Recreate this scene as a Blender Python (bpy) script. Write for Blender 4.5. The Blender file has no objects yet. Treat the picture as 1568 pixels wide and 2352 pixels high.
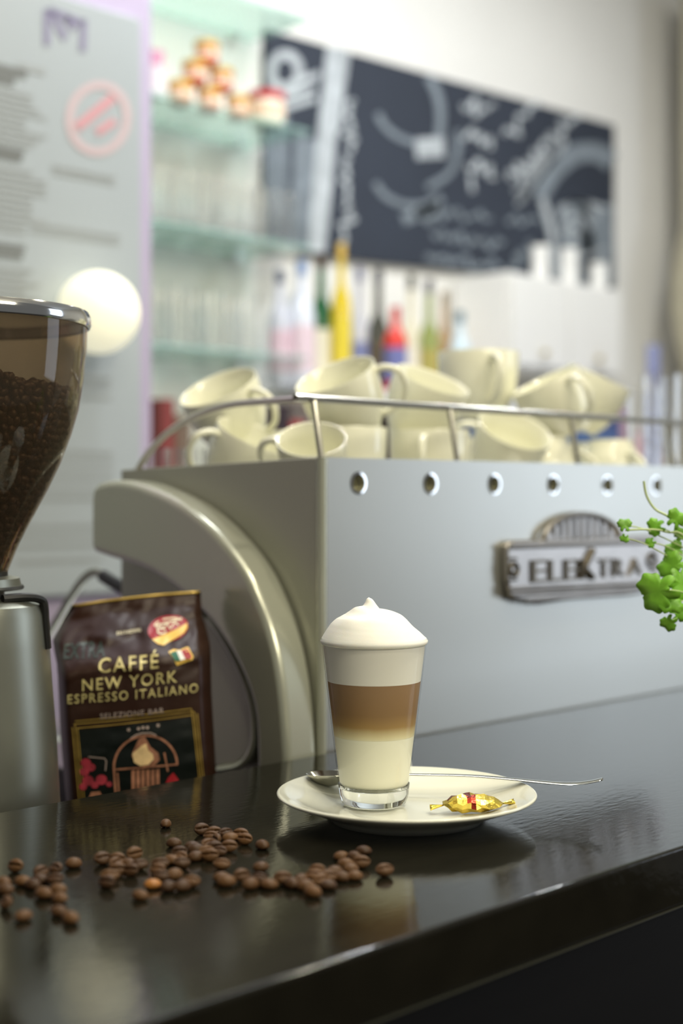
import bpy, bmesh, math, random
from mathutils import Vector, Matrix, noise
random.seed(7)
scn = bpy.context.scene
col = scn.collection
S2 = math.sqrt(2.0)
F = 3266.7; CX = 784.0; HY = 1134.0; EYE = 0.2      # counter top is z = 0, x runs along the counter, y away from the guests

# ------------------------------------------------------------------ camera, world, lights, exposure
cam_d = bpy.data.cameras.new('camera'); cam = bpy.data.objects.new('camera', cam_d); col.objects.link(cam)
cam.location = (0, 0, EYE); cam.rotation_euler = (math.radians(90), 0, math.radians(-45))
cam_d.sensor_fit = 'VERTICAL'; cam_d.sensor_height = 36; cam_d.sensor_width = 24; cam_d.lens = 50
cam_d.shift_y = -42 / 2352
cam_d.clip_start = .01
cam_d.dof.use_dof = True; cam_d.dof.focus_distance = 0.884; cam_d.dof.aperture_fstop = 3.6
scn.camera = cam
scn.view_settings.view_transform = 'Standard'; scn.view_settings.look = 'None'
scn.view_settings.exposure = 0.0; scn.view_settings.gamma = 1.0
try: scn.view_settings.use_curve_mapping = False
except Exception: pass
scn.cycles.use_denoising = True
scn.cycles.max_bounces = 14; scn.cycles.transparent_max_bounces = 24; scn.cycles.transmission_bounces = 12
scn.cycles.sample_clamp_indirect = 6.0

w = bpy.data.worlds.new('world'); scn.world = w; w.use_nodes = True
w.node_tree.nodes['Background'].inputs[0].default_value = (.95, .96, .95, 1)
w.node_tree.nodes['Background'].inputs[1].default_value = 0.13

def area(name, loc, target, size, power, color, size_y=None, shape='RECTANGLE'):
    l = bpy.data.lights.new(name, 'AREA'); l.shape = shape; l.size = size
    if shape == 'RECTANGLE': l.size_y = size_y or size
    l.energy = power; l.color = color
    o = bpy.data.objects.new(name, l); col.objects.link(o); o.location = loc
    o.rotation_euler = (Vector(target) - Vector(loc)).to_track_quat('-Z', 'Y').to_euler()
    return o
# daylight through the shop window behind the guests, to the right
area('window_daylight', (3.9, -1.15, .55), (1.2, .8, .1), 1.0, 16, (.76, .86, 1.0), 1.6)
# ceiling spots over the bar and over the aisle
SPOTS = [(.25, -.10, 5), (.95, .20, 6), (1.6, .20, 6), (.55, 1.30, .9), (1.25, 1.33, 5), (1.95, 1.33, 6), (2.65, 1.33, 5.5)]
for i, (x, y, p) in enumerate(SPOTS):
    area('ceiling_spot', (x, y, 1.52), (x + .05, y + .12, 0), (.07), p, (1.0, .92, .70) if y < 1 else (.94, .97, 1.0), shape='DISK')
area('overhead_fill', (.75, .45, 1.54), (.75, .5, 0), 1.1, 6, (1.0, .94, .76), .7)  # soft fill added overhead to brighten the wing band and cups
# warm fill added from the guests' side to brighten glass and foam
area('front_fill', (.5, -1.2, 1.35), (.7, .65, .08), 1.4, 24, (1.0, .92, .71), .5)
# fill light added high in the aisle to brighten the shelves
area('shelf_fill', (1.6, 1.2, 1.5), (1.6, 2.1, .45), .7, 7.5, (.93, .97, 1.0), .2)

# ------------------------------------------------------------------ pixel -> place
def ray(px): return (px - CX) / F
def atd(px, py, d):
    r = ray(px) * d
    return Vector(((d + r) / S2, (d - r) / S2, EYE + (HY - py) / F * d))
def onY(px, py, Y): return atd(px, py, Y * S2 / (1 - ray(px)))
def onX(px, py, X): return atd(px, py, X * S2 / (1 + ray(px)))
def onZ(px, py, z): return atd(px, py, (EYE - z) * F / (py - HY))
RIGHT = Vector((1, -1, 0)) / S2; VIEW = Vector((1, 1, 0)) / S2; UP = Vector((0, 0, 1))
def dr(d, r, z): return VIEW * d + RIGHT * r + UP * z

# ------------------------------------------------------------------ materials
def lin(h):
    h = h.lstrip('#'); c = [int(h[i:i + 2], 16) / 255 for i in (0, 2, 4)]
    return tuple(x / 12.92 if x <= .04045 else ((x + .055) / 1.055) ** 2.4 for x in c) + (1,)
def mat(name, color, rough=.5, metal=0, vary=0, scale=20, bump=0, bscale=60, ior=1.5, coat=0, trans=0, emit=0, sss=0, stretch=None, rvary=0, spec=None):
    m = bpy.data.materials.new(name); m.use_nodes = True; nt = m.node_tree
    b = nt.nodes['Principled BSDF']
    c = lin(color) if isinstance(color, str) else tuple(color) + (1,)
    b.inputs['Base Color'].default_value = c
    b.inputs['Roughness'].default_value = rough; b.inputs['Metallic'].default_value = metal; b.inputs['IOR'].default_value = ior
    if coat: b.inputs['Coat Weight'].default_value = coat; b.inputs['Coat Roughness'].default_value = .05
    if trans: b.inputs['Transmission Weight'].default_value = trans
    if emit: b.inputs['Emission Color'].default_value = c; b.inputs['Emission Strength'].default_value = emit
    if sss:
        b.inputs['Subsurface Weight'].default_value = sss; b.inputs['Subsurface Radius'].default_value = (.004, .003, .002); b.inputs['Subsurface Scale'].default_value = 1.0
    tc = nt.nodes.new('ShaderNodeTexCoord'); src = tc.outputs['Object']
    if stretch:
        mp = nt.nodes.new('ShaderNodeMapping'); mp.inputs['Scale'].default_value = stretch
        nt.links.new(src, mp.inputs[0]); src = mp.outputs[0]
    if vary or rvary:
        n = nt.nodes.new('ShaderNodeTexNoise'); n.inputs['Scale'].default_value = scale; n.inputs['Detail'].default_value = 5
        nt.links.new(src, n.inputs['Vector'])
    if vary:
        mx = nt.nodes.new('ShaderNodeMix'); mx.data_type = 'RGBA'; mx.blend_type = 'MULTIPLY'
        mx.inputs[6].default_value = c
        rp = nt.nodes.new('ShaderNodeValToRGB')
        lo = 1 - vary; rp.color_ramp.elements[0].color = (lo, lo, lo, 1); rp.color_ramp.elements[1].color = (1 + vary * .3,) * 3 + (1,)
        rp.color_ramp.elements[0].position = .3; rp.color_ramp.elements[1].position = .7
        nt.links.new(n.outputs['Fac'], rp.inputs[0]); nt.links.new(rp.outputs[0], mx.inputs[7]); mx.inputs[0].default_value = 1
        nt.links.new(mx.outputs[2], b.inputs['Base Color'])
    if rvary:
        mr = nt.nodes.new('ShaderNodeMapRange'); mr.inputs['To Min'].default_value = max(0, rough - rvary); mr.inputs['To Max'].default_value = rough + rvary
        nt.links.new(n.outputs['Fac'], mr.inputs[0]); nt.links.new(mr.outputs[0], b.inputs['Roughness'])
    if bump:
        n2 = nt.nodes.new('ShaderNodeTexNoise'); n2.inputs['Scale'].default_value = bscale; n2.inputs['Detail'].default_value = 4
        bp = nt.nodes.new('ShaderNodeBump'); bp.inputs['Strength'].default_value = bump; bp.inputs['Distance'].default_value = .002
        nt.links.new(src, n2.inputs['Vector']); nt.links.new(n2.outputs['Fac'], bp.inputs['Height']); nt.links.new(bp.outputs[0], b.inputs['Normal'])
    if spec is not None: b.inputs['Specular IOR Level'].default_value = spec
    return m
def thin_glass(name, tint, rough=.02, ior=1.45, haze=None):
    m = bpy.data.materials.new(name); m.use_nodes = True; nt = m.node_tree; nt.nodes.remove(nt.nodes['Principled BSDF'])
    out = nt.nodes['Material Output']
    t = nt.nodes.new('ShaderNodeBsdfTransparent'); t.inputs[0].default_value = tuple(tint) + (1,)
    g = nt.nodes.new('ShaderNodeBsdfGlossy'); g.inputs['Roughness'].default_value = rough
    fr = nt.nodes.new('ShaderNodeFresnel'); fr.inputs['IOR'].default_value = ior
    mx = nt.nodes.new('ShaderNodeMixShader'); geo = nt.nodes.new('ShaderNodeNewGeometry')
    iv = nt.nodes.new('ShaderNodeMath'); iv.operation = 'SUBTRACT'; iv.inputs[0].default_value = 1; nt.links.new(geo.outputs['Backfacing'], iv.inputs[1])
    mu = nt.nodes.new('ShaderNodeMath'); mu.operation = 'MULTIPLY'; nt.links.new(fr.outputs[0], mu.inputs[0]); nt.links.new(iv.outputs[0], mu.inputs[1]); nt.links.new(mu.outputs[0], mx.inputs[0])
    base = t
    if haze:
        d = nt.nodes.new('ShaderNodeBsdfDiffuse'); d.inputs[0].default_value = tuple(haze[0]) + (1,)
        m2 = nt.nodes.new('ShaderNodeMixShader'); m2.inputs[0].default_value = haze[1]
        nt.links.new(t.outputs[0], m2.inputs[1]); nt.links.new(d.outputs[0], m2.inputs[2]); base = m2
    nt.links.new(base.outputs[0], mx.inputs[1]); nt.links.new(g.outputs[0], mx.inputs[2]); nt.links.new(mx.outputs[0], out.inputs[0])
    return m
def ramp_z(m, stops, zmin, zmax, noise_amt=0):
    nt = m.node_tree; b = nt.nodes['Principled BSDF']
    tc = nt.nodes.new('ShaderNodeTexCoord'); sp = nt.nodes.new('ShaderNodeSeparateXYZ'); nt.links.new(tc.outputs['Object'], sp.inputs[0])
    mr = nt.nodes.new('ShaderNodeMapRange'); mr.inputs['From Min'].default_value = zmin; mr.inputs['From Max'].default_value = zmax
    if noise_amt:
        n = nt.nodes.new('ShaderNodeTexNoise'); n.inputs['Scale'].default_value = 60; n.inputs['Detail'].default_value = 3
        mp = nt.nodes.new('ShaderNodeMapping'); mp.inputs['Scale'].default_value = (1, 1, .15); nt.links.new(tc.outputs['Object'], mp.inputs[0]); nt.links.new(mp.outputs[0], n.inputs['Vector'])
        ma = nt.nodes.new('ShaderNodeMath'); ma.operation = 'MULTIPLY_ADD'; ma.inputs[1].default_value = noise_amt
        nt.links.new(n.outputs['Fac'], ma.inputs[0]); nt.links.new(sp.outputs['Z'], ma.inputs[2]); nt.links.new(ma.outputs[0], mr.inputs[0])
    else: nt.links.new(sp.outputs['Z'], mr.inputs[0])
    rp = nt.nodes.new('ShaderNodeValToRGB'); cr = rp.color_ramp
    while len(cr.elements) < len(stops): cr.elements.new(.5)
    for e, (p, c) in zip(cr.elements, stops): e.position = p; e.color = lin(c)
    nt.links.new(mr.outputs[0], rp.inputs[0]); nt.links.new(rp.outputs[0], b.inputs['Base Color'])
    return m

M = {}
M['wall'] = mat('white_plaster', '#eceae4', .8, vary=.04, scale=4, bump=.1)
M['lavender'] = mat('lavender_paint', '#b6aac4', .7, vary=.06, scale=3)
M['ceiling'] = mat('ceiling_paint', '#f0efec', .9)
M['floor'] = mat('brown_floor', '#352d25', .5, vary=.2, scale=3)
M['stone'] = mat('dark_polished_stone', (.011, .010, .0065), .085, vary=.3, scale=30, bump=.06, bscale=90, ior=1.46, stretch=(1, 3, 1), rvary=.03)
M['edge'] = mat('slab_seam', (.06, .06, .045), .3)
M['barfront'] = mat('black_bar_front', (.006, .006, .007), .4, spec=.2)
M['bench'] = mat('dark_bench', (.02, .017, .014), .4)
M['silver'] = mat('silver_enamel', (.56, .56, .515), .34, metal=.85, vary=.04, scale=6, rvary=.05)
M['silver_side'] = mat('silver_side_sheet', (.40, .40, .33), .40, metal=.5, vary=.04, scale=6)
M['wing'] = mat('silver_wing', (.52, .53, .43), .25, metal=.5, coat=.3, vary=.04, scale=8)
M['chrome'] = mat('chrome', (.80, .80, .78), .10, metal=1)
M['rail'] = mat('rail_steel', (.62, .60, .52), .28, metal=1)
M['satin'] = mat('satin_aluminium', (.33, .335, .28), .36, metal=.9, vary=.08, scale=15)
M['pewter'] = mat('badge_pewter', (.50, .47, .44), .33, metal=.95, vary=.12, scale=40)
M['pewter_dark'] = mat('badge_letters', (.16, .14, .11), .35, metal=.8)
M['black'] = mat('black_plastic', (.012, .012, .012), .35)
M['hole'] = mat('hole_brass_dark', (.20, .19, .11), .4, metal=.5)
M['porcelain'] = mat('cream_porcelain', '#ecebd6', .12, coat=.4, ior=1.5)
M['saucer'] = mat('white_porcelain', '#e4e4d4', .10, coat=.4, ior=1.5)
M['steel'] = mat('spoon_steel', (.52, .51, .44), .14, metal=1)
M['clear'] = thin_glass('clear_glass', (.97, .985, .975))
M['wallglass'] = thin_glass('tumbler_wall_glass', (.985, .99, .985), .015, 1.33)
M['solidglass'] = mat('tumbler_base_glass', (.98, 1, .985), .0, trans=1, ior=1.48)
M['tumblersolid'] = mat('tumbler_glass', (1, 1, 1), .0, trans=1, ior=1.4)
M['cutglass'] = mat('cut_glass', (1, 1, 1), .03, trans=1, ior=1.5)
M['shelfglass'] = thin_glass('green_shelf_glass', (.84, .95, .91), .03, 1.4, haze=((.62, .82, .77), .22))
M['tumbler'] = thin_glass('shelf_tumbler_glass', (.985, .99, .988), .03, 1.35)
M['smoke'] = thin_glass('smoked_plastic', (.74, .67, .58), .03, 1.45, haze=((.24, .19, .13), .08))
M['foam'] = mat('milk_foam', '#f7f5ec', .55, sss=.3, bump=.03, bscale=900)
M['foam_layer'] = mat('foam_layer', '#f3f0e6', .5)
M['coffee'] = ramp_z(mat('coffee_layer', '#8a6640', .4), [(0, '#ebe8cc'), (.10, '#ddd1a6'), (.28, '#a38350'), (.5, '#90714c'), (.95, '#9c7d5c')], .049, .083, .0035)
M['milk'] = mat('warm_milk', '#eeecd6', .4)
M['bean'] = None
M['bag'] = mat('brown_foil', '#2f190e', .42, metal=.1, spec=.35, vary=.18, scale=25, bump=.15, bscale=35)
M['gold'] = mat('gold_print', '#c4a552', .35, metal=.5)
M['goldtext'] = mat('gold_lettering', '#cfc184', .40, metal=.25)
M['palegrey'] = mat('pale_print', '#9d8d86', .5)
M['greenprint'] = mat('dark_green_print', '#27342b', .5)
M['black_print'] = mat('black_print', '#0e1411', .35)
M['red'] = mat('red_print', '#a3202a', .4)
M['redflower'] = mat('flower_print', '#a53342', .45, vary=.5, scale=180)
M['cream'] = mat('cream_print', '#efe6c8', .45)
M['yellow'] = mat('yellow_print', '#f0c65a', .4)
M['flame'] = mat('flame_print', '#f0cf98', .45, vary=.35, scale=140)
M['copper'] = mat('copper_print', '#a8745a', .45, vary=.45, scale=160)
M['green'] = mat('flag_green', '#1f6a55', .45)
M['white'] = mat('white_print', '#ecebe6', .45)
M['wrap'] = mat('gold_foil', (.86, .66, .12), .20, metal=.85, bump=.2, bscale=200)
M['wrapred'] = mat('red_foil', (.32, .035, .02), .2, metal=.9, bump=.3, bscale=260)
M['leaf'] = mat('parsley_leaf', '#7dbd34', .45, vary=.35, scale=60, sss=.05)
M['stem'] = mat('parsley_stem', '#c5d49a', .5)
M['pot'] = mat('terracotta', '#9a5a3a', .8)
M['soil'] = mat('soil', '#2c2119', .9)
M['board'] = mat('blackboard_slate', '#2b323f', .75, vary=.15, scale=5)
M['chalk'] = mat('chalk', '#bcc2c6', .9, vary=.3, scale=30)
M['chalk_dim'] = mat('chalk_smudged', '#808991', .9, vary=.3, scale=30)
M['poster'] = mat('poster_paper', '#aab1b5', .35, vary=.03, scale=3)
M['ink'] = mat('grey_ink', '#9da1a2', .6)
M['inkdark'] = mat('dark_ink', '#717371', .6)
M['inkpurple'] = mat('purple_ink', '#85809a', .6)
M['stamp'] = mat('pink_stamp', '#c9b2b5', .6)
M['stampred'] = mat('red_stamp', '#cf959b', .6)
M['globe'] = mat('lamp_globe', (1.0, .96, .72), .4, emit=.6)
M['white_panel'] = mat('white_laminate', '#efeeea', .4)
M['greywhite'] = mat('grey_laminate', '#d9d8d6', .5)
M['brass'] = mat('brass', (.6, .5, .25), .3, metal=.9)
M['beige'] = mat('beige_cloth', '#bdb69e', .9, vary=.1, scale=20)
M['blue'] = mat('blue_plastic', '#4a6a9c', .5)
M['darkbox'] = mat('dark_box', '#2a1c22', .6)
M['redbox'] = mat('red_box', '#a8322f', .5)
def colour(h, rough=.25, **k):
    key = 'c' + h + str(rough)
    if key not in M: M[key] = mat('paint_' + h[1:], h, rough, **k)
    return M[key]
# roasted beans: each bean a little different
bm_ = mat('roasted_bean', '#4a2f1d', .5, bump=.2, bscale=500, spec=.3); M['bean'] = bm_
nt = bm_.node_tree; oi = nt.nodes.new('ShaderNodeObjectInfo'); rp = nt.nodes.new('ShaderNodeValToRGB')
rp.color_ramp.elements[0].color = lin('#402a17'); rp.color_ramp.elements[1].color = lin('#644628')
nt.links.new(oi.outputs['Random'], rp.inputs[0]); nt.links.new(rp.outputs[0], nt.nodes['Principled BSDF'].inputs['Base Color'])
M['beanlight'] = mat('light_roast_bean', '#a26a2c', .42, bump=.2, bscale=500)
M['hopperbean'] = mat('hopper_bean', '#3a2417', .4, vary=.5, scale=90)

# ------------------------------------------------------------------ mesh helpers
class MB:
    def __init__(s): s.v = []; s.f = []; s.mi = []
    def add(s, verts, faces, mi=0):
        b = len(s.v); s.v += [tuple(v) for v in verts]; s.f += [tuple(i + b for i in f) for f in faces]; s.mi += [mi] * len(faces); return s
    def box(s, x0, x1, y0, y1, z0, z1, mi=0):
        v = [(x, y, z) for x in (x0, x1) for y in (y0, y1) for z in (z0, z1)]
        return s.add(v, [(0, 1, 3, 2), (4, 6, 7, 5), (0, 4, 5, 1), (2, 3, 7, 6), (0, 2, 6, 4), (1, 5, 7, 3)], mi)
    def lathe(s, prof, c=(0, 0, 0), n=48, closed=False, mi=0):
        v = []; f = []; k = len(prof)
        for i in range(n):
            a = 2 * math.pi * i / n
            for (r, z) in prof: v.append((c[0] + r * math.cos(a), c[1] + r * math.sin(a), c[2] + z))
        m = k if closed else k - 1
        for i in range(n):
            j = (i + 1) % n
            for q in range(m):
                q2 = (q + 1) % k
                f.append((i * k + q, j * k + q, j * k + q2, i * k + q2))
        return s.add(v, f, mi)
    def tube(s, pts, rad, n=10, caps=True, mi=0, flat=1.0):
        pts = [Vector(p) for p in pts]; v = []; f = []; N = len(pts)
        rads = rad if isinstance(rad, (list, tuple)) else [rad] * N
        prev = None
        for i, p in enumerate(pts):
            t = (pts[min(i + 1, N - 1)] - pts[max(i - 1, 0)]).normalized()
            if prev is None:
                u = t.cross(Vector((0, 0, 1)));
                if u.length < 1e-4: u = t.cross(Vector((1, 0, 0)))
            else: u = prev - t * prev.dot(t)
            u.normalize(); prev = u; w_ = t.cross(u)
            for k in range(n):
                a = 2 * math.pi * k / n
                v.append(p + (u * math.cos(a) + w_ * math.sin(a) * flat) * rads[i])
        for i in range(N - 1):
            for k in range(n):
                k2 = (k + 1) % n; f.append((i * n + k, i * n + k2, (i + 1) * n + k2, (i + 1) * n + k))
        if caps: f.append(tuple(range(n))[::-1]); f.append(tuple((N - 1) * n + k for k in range(n)))
        return s.add(v, f, mi)
    def prism(s, outline, off, mi=0):      # outline: 3D points, off: vector
        o = [Vector(p) for p in outline]; off = Vector(off); k = len(o)
        f = [tuple(range(k))[::-1], tuple(range(k, 2 * k))] + [(i, (i + 1) % k, k + (i + 1) % k, k + i) for i in range(k)]
        return s.add(o + [p + off for p in o], f, mi)
    def build(s, name, m, parent=None, smooth=True, sharp=35, bevel=0, bseg=3, origin=None, sub=0):
        me = bpy.data.meshes.new(name)
        og = Vector(origin) if origin is not None else Vector((0, 0, 0))
        me.from_pydata([Vector(v) - og for v in s.v], [], s.f)
        ms = m if isinstance(m, (list, tuple)) else [m]
        for x in ms: me.materials.append(x)
        for p, i in zip(me.polygons, s.mi): p.material_index = i
        b = bmesh.new(); b.from_mesh(me); bmesh.ops.remove_doubles(b, verts=b.verts, dist=1e-7); bmesh.ops.recalc_face_normals(b, faces=b.faces); b.to_mesh(me); b.free()
        if smooth:
            for p in me.polygons: p.use_smooth = True
            me.set_sharp_from_angle(angle=math.radians(sharp))
        o = bpy.data.objects.new(name, me); col.objects.link(o); o.location = og
        if parent is not None:
            o.parent = parent
            o.matrix_parent_inverse = Matrix.Translation(-parent.location) if parent.rotation_euler[:] == (0, 0, 0) else parent.matrix_basis.inverted()
        if bevel:
            md = o.modifiers.new('edge', 'BEVEL'); md.width = bevel; md.segments = bseg; md.limit_method = 'ANGLE'; md.angle_limit = math.radians(40)
        if sub:
            md = o.modifiers.new('smooth', 'SUBSURF'); md.levels = sub; md.render_levels = sub
        return o
def tag(o, label=None, cat=None, group=None, kind=None):
    if label: o['label'] = label
    if cat: o['category'] = cat
    if group: o['group'] = group
    if kind: o['kind'] = kind
    return o
def empty(name, loc, label, cat, group=None):
    o = bpy.data.objects.new(name, None); o.empty_display_size = .02; col.objects.link(o); o.location = loc
    return tag(o, label, cat, group)
def struct(o): o['kind'] = 'structure'; return o
def catmull(pts, n=8):
    pts = [Vector(p) for p in pts]; out = []
    for i in range(len(pts) - 1):
        p0 = pts[max(i - 1, 0)]; p1 = pts[i]; p2 = pts[i + 1]; p3 = pts[min(i + 2, len(pts) - 1)]
        for k in range(n):
            t = k / n
            out.append(.5 * ((2 * p1) + (-p0 + p2) * t + (2 * p0 - 5 * p1 + 4 * p2 - p3) * t * t + (-p0 + 3 * p1 - 3 * p2 + p3) * t ** 3))
    out.append(pts[-1]); return out
_gl = {}
def glyphs(txt, bold=0.0, sp=1.0):       # lettering as a flat mesh in a unit box
    key = (txt, bold, sp)
    if key in _gl: return _gl[key]
    c = bpy.data.curves.new('lettering', 'FONT'); c.body = txt; c.size = 1; c.offset = bold; c.space_character = sp; c.resolution_u = 3; c.fill_mode = 'FRONT'
    o = bpy.data.objects.new('lettering', c); col.objects.link(o)
    dg = bpy.context.evaluated_depsgraph_get(); me = bpy.data.meshes.new_from_object(o.evaluated_get(dg))
    vs = [v.co.copy() for v in me.vertices]; fs = [tuple(p.vertices) for p in me.polygons]
    bpy.data.objects.remove(o); bpy.data.curves.remove(c); bpy.data.meshes.remove(me)
    x0 = min(v.x for v in vs); x1 = max(v.x for v in vs); y0 = min(v.y for v in vs); y1 = max(v.y for v in vs)
    r = ([((v.x - x0) / (x1 - x0), (v.y - y0) / (y1 - y0)) for v in vs], fs); _gl[key] = r
    return r
def ribbon2d(pts, wd):           # a stroke as a strip of quads in 2D
    pts = [Vector((p[0], p[1])) for p in pts]; v = []; f = []
    for i, p in enumerate(pts):
        t = (pts[min(i + 1, len(pts) - 1)] - pts[max(i - 1, 0)]);
        if t.length < 1e-9: t = Vector((1, 0))
        t.normalize(); n_ = Vector((-t.y, t.x)) * wd / 2
        v += [p + n_, p - n_]
    for i in range(len(pts) - 1): f.append((2 * i, 2 * i + 1, 2 * i + 3, 2 * i + 2))
    return v, f
def ell(cx, cy, rx, ry, a0=0, a1=360, n=40, rot=0):
    o = []; c, s = math.cos(math.radians(rot)), math.sin(math.radians(rot))
    for i in range(n + 1):
        a = math.radians(a0 + (a1 - a0) * i / n); x = rx * math.cos(a); y = ry * math.sin(a)
        o.append((cx + x * c - y * s, cy + x * s + y * c))
    return o

# ------------------------------------------------------------------ the setting
WY = 2.10
struct(MB().box(-2.5, 4.2, WY, WY + .12, -1.1, 1.62).build('wall_back', M['wall'], smooth=False))
struct(MB().box(4.0, 4.12, -.5, WY, -1.1, 1.62).build('wall_right', M['wall'], smooth=False))
struct(MB().box(-2.5, 4.2, -2.6, WY + .12, -1.16, -1.1).build('floor', M['floor'], smooth=False))
struct(MB().box(-2.5, 4.2, -.9, WY + .12, 1.56, 1.62).build('ceiling', M['ceiling'], smooth=False))
LY = 1.60
lx1 = onY(349, 700, LY).x
struct(MB().box(-.35, lx1, LY, LY + .16, -1.1, 1.56).build('wall_left', M['lavender'], smooth=False, bevel=.004))

# bar counter
CF, CB = .4325, .7835
bar = empty('bar_counter', (1.2, .6, -1.1), 'dark polished stone bar counter under the latte and scattered beans', 'counter')
MB().box(-1.2, 3.2, CF, CB, -.0330, 0).build('counter_slab', M['stone'], bar, bevel=.0022)
MB().box(-1.2, 3.2, CF + .004, CB - .03, -1.1, -.034).build('front_panel', M['barfront'], bar, bevel=.002)
MB().box(-1.2, 3.2, CF + .0005, CF + .012, -.0339, -.0331).build('seam_strip', M['edge'], bar)  # thin strip along the seam under the slab, paler than the panel
bench = empty('work_bench', (.9, 1.0, -1.1), 'dark lower work bench behind the bar carrying grinder and machine', 'bench')
BZ = -.12
MB().box(-1.2, 3.2, CB + .0005, 1.28, BZ - .04, BZ).build('bench_top', M['bench'], bench, bevel=.003)
MB().box(-1.2, 3.2, CB + .01, 1.26, -1.1, BZ - .04).build('bench_cabinet', M['barfront'], bench)

# ------------------------------------------------------------------ espresso machine
MX, MY = .7645, .7862
TOPZ = .2282
mach = empty('espresso_machine', (1.15, .95, BZ), 'large silver espresso machine with curved side wing behind the latte', 'espresso machine')
MX1, MYB = 1.60, 1.045
# shell: front sheet with real holes is made of a strip pattern
hole_px = [823, 988, 1135, 1270, 1394, 1506]
holes = [onY(px, 1110, MY) for px in hole_px]
hz = EYE + (HY - 1110) / F * 1.14
def front_sheet():
    m = MB(); zs0, zs1 = hz - .012, hz + .012
    y = MY; x0, x1 = MX + .006, MX1
    m.add([(x0, y, BZ + .02), (x1, y, BZ + .02), (x1, y, zs0), (x0, y, zs0)], [(0, 1, 2, 3)])
    m.add([(x0, y, zs1), (x1, y, zs1), (x1, y, TOPZ), (x0, y, TOPZ)], [(0, 1, 2, 3)])
    xs = sorted(h.x for h in holes) ; cur = x0
    for hx in xs:
        a, b = hx - .012, hx + .012
        m.add([(cur, y, zs0), (a, y, zs0), (a, y, zs1), (cur, y, zs1)], [(0, 1, 2, 3)]); cur = b
        n = 32; inner = []; outer = []
        for k in range(n):
            t = 2 * math.pi * k / n; c, s = math.cos(t), math.sin(t); q = .012 / max(abs(c), abs(s))
            inner.append((hx + .0072 * c, y, hz + .0072 * s)); outer.append((hx + q * c, y, hz + q * s))
        deep = [(p[0], y + .006, p[2]) for p in inner]
        f = [(k, (k + 1) % n, n + (k + 1) % n, n + k) for k in range(n)] + [(n + k, n + (k + 1) % n, 2 * n + (k + 1) % n, 2 * n + k) for k in range(n)]
        m.add(outer + inner + deep, f)
    m.add([(cur, y, zs0), (x1, y, zs0), (x1, y, zs1), (cur, y, zs1)], [(0, 1, 2, 3)])
    return m
front_sheet().build('front_panel', M['silver'], mach, smooth=False)
hb = MB()
for h in holes: hb.lathe([(.0001, 0), (.0076, 0), (.0076, .001), (.0001, .001)], n=24)
m_ = MB()
for h in holes:
    n = 24
    r_in = [(h.x + .0071 * math.cos(2 * math.pi * k / n), MY - .0006, hz + .0071 * math.sin(2 * math.pi * k / n)) for k in range(n)]
    r_out = [(h.x + .0092 * math.cos(2 * math.pi * k / n), MY - .0004, hz + .0092 * math.sin(2 * math.pi * k / n)) for k in range(n)]
    bk = [(p[0], MY + .004, p[2]) for p in r_in]
    mm = MB(); mm.add(r_out + r_in + bk, [(k, (k + 1) % n, n + (k + 1) % n, n + k) for k in range(n)] + [(n + k, n + (k + 1) % n, 2 * n + (k + 1) % n, 2 * n + k) for k in range(n)])
    mm.build('hole_rim', M['chrome'], mach)
MB().box(MX + .01, MX1, MY + .0062, MY + .012, BZ + .02, TOPZ - .004).build('inner_sheet', M['hole'], mach, smooth=False)
# body behind the front sheet, tray on top
b = MB(); b.box(MX + .004, MX1, MY + .013, MYB, BZ + .02, .184); b.build('body', M['silver_side'], mach, bevel=.004)
MB().box(MX + .012, MX1 - .01, MY + .012, MYB - .01, .1842, .1855).build('cup_tray', M['chrome'], mach, smooth=False)
# left side panel (its top edge falls slightly towards the back)
sp = MB(); pts = [(MX, MY + .004, BZ + .02), (MX, MYB, BZ + .02), (MX, MYB, .2215), (MX, MY + .004, TOPZ)]
sp.prism(pts, (.0035, 0, 0)); sp.build('side_panel', M['silver_side'], mach, bevel=.0012)
MB().box(MX + .004, MX1, MYB, MYB + .003, .19, .2215).build('rear_panel', M['silver'], mach, bevel=.001)
# corner trim
MB().tube([(MX + .003, MY + .003, BZ + .02), (MX + .003, MY + .003, TOPZ)], .0042, 12).build('corner_trim', M['wing'], mach)
for (x, y) in ((MX + .06, MY + .05), (MX + .06, MYB - .05), (MX1 - .06, MY + .05), (MX1 - .06, MYB - .05)):
    MB().lathe([(0.0001, 0), (.018, 0), (.016, .0205), (.0001, .0205)], (x, y, BZ), 24).build('foot', M['black'], mach)
# wing: curved side arm
XW = .7305
outer = [(207, 1255), (207, 1190), (208, 1140), (214, 1118), (232, 1107), (268, 1103), (306, 1109), (344, 1122), (383, 1139), (421, 1161), (459, 1190), (497, 1226), (536, 1272), (566, 1318), (589, 1366), (612, 1425), (630, 1490), (643, 1560), (651, 1630), (656, 1700), (659, 1770), (660, 1860), (660, 1985)]
inner = [(586, 1985), (586, 1860), (586, 1720), (583, 1650), (572, 1596), (548, 1535), (515, 1476), (480, 1427), (440, 1386), (400, 1351), (365, 1326), (330, 1307), (290, 1292), (245, 1279), (213, 1268)]
def wing_outline(pxs): return [onX(p[0], p[1], XW) for p in pxs]
oo = catmull(wing_outline(outer), 4); ii = catmull(wing_outline(inner), 4)
zmin = BZ + .002
ring = [Vector((XW, p.y, max(p.z, zmin))) for p in oo + ii]
clean = [ring[0]]
for p in ring[1:]:
    if (p - clean[-1]).length > 1e-4: clean.append(p)
wg = MB(); wg.prism(clean, (MX - XW - .0008, 0, 0))
wing = wg.build('side_wing', M['wing'], mach, bevel=.0145, bseg=8)
wing.modifiers['edge'].angle_limit = math.radians(60)
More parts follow.
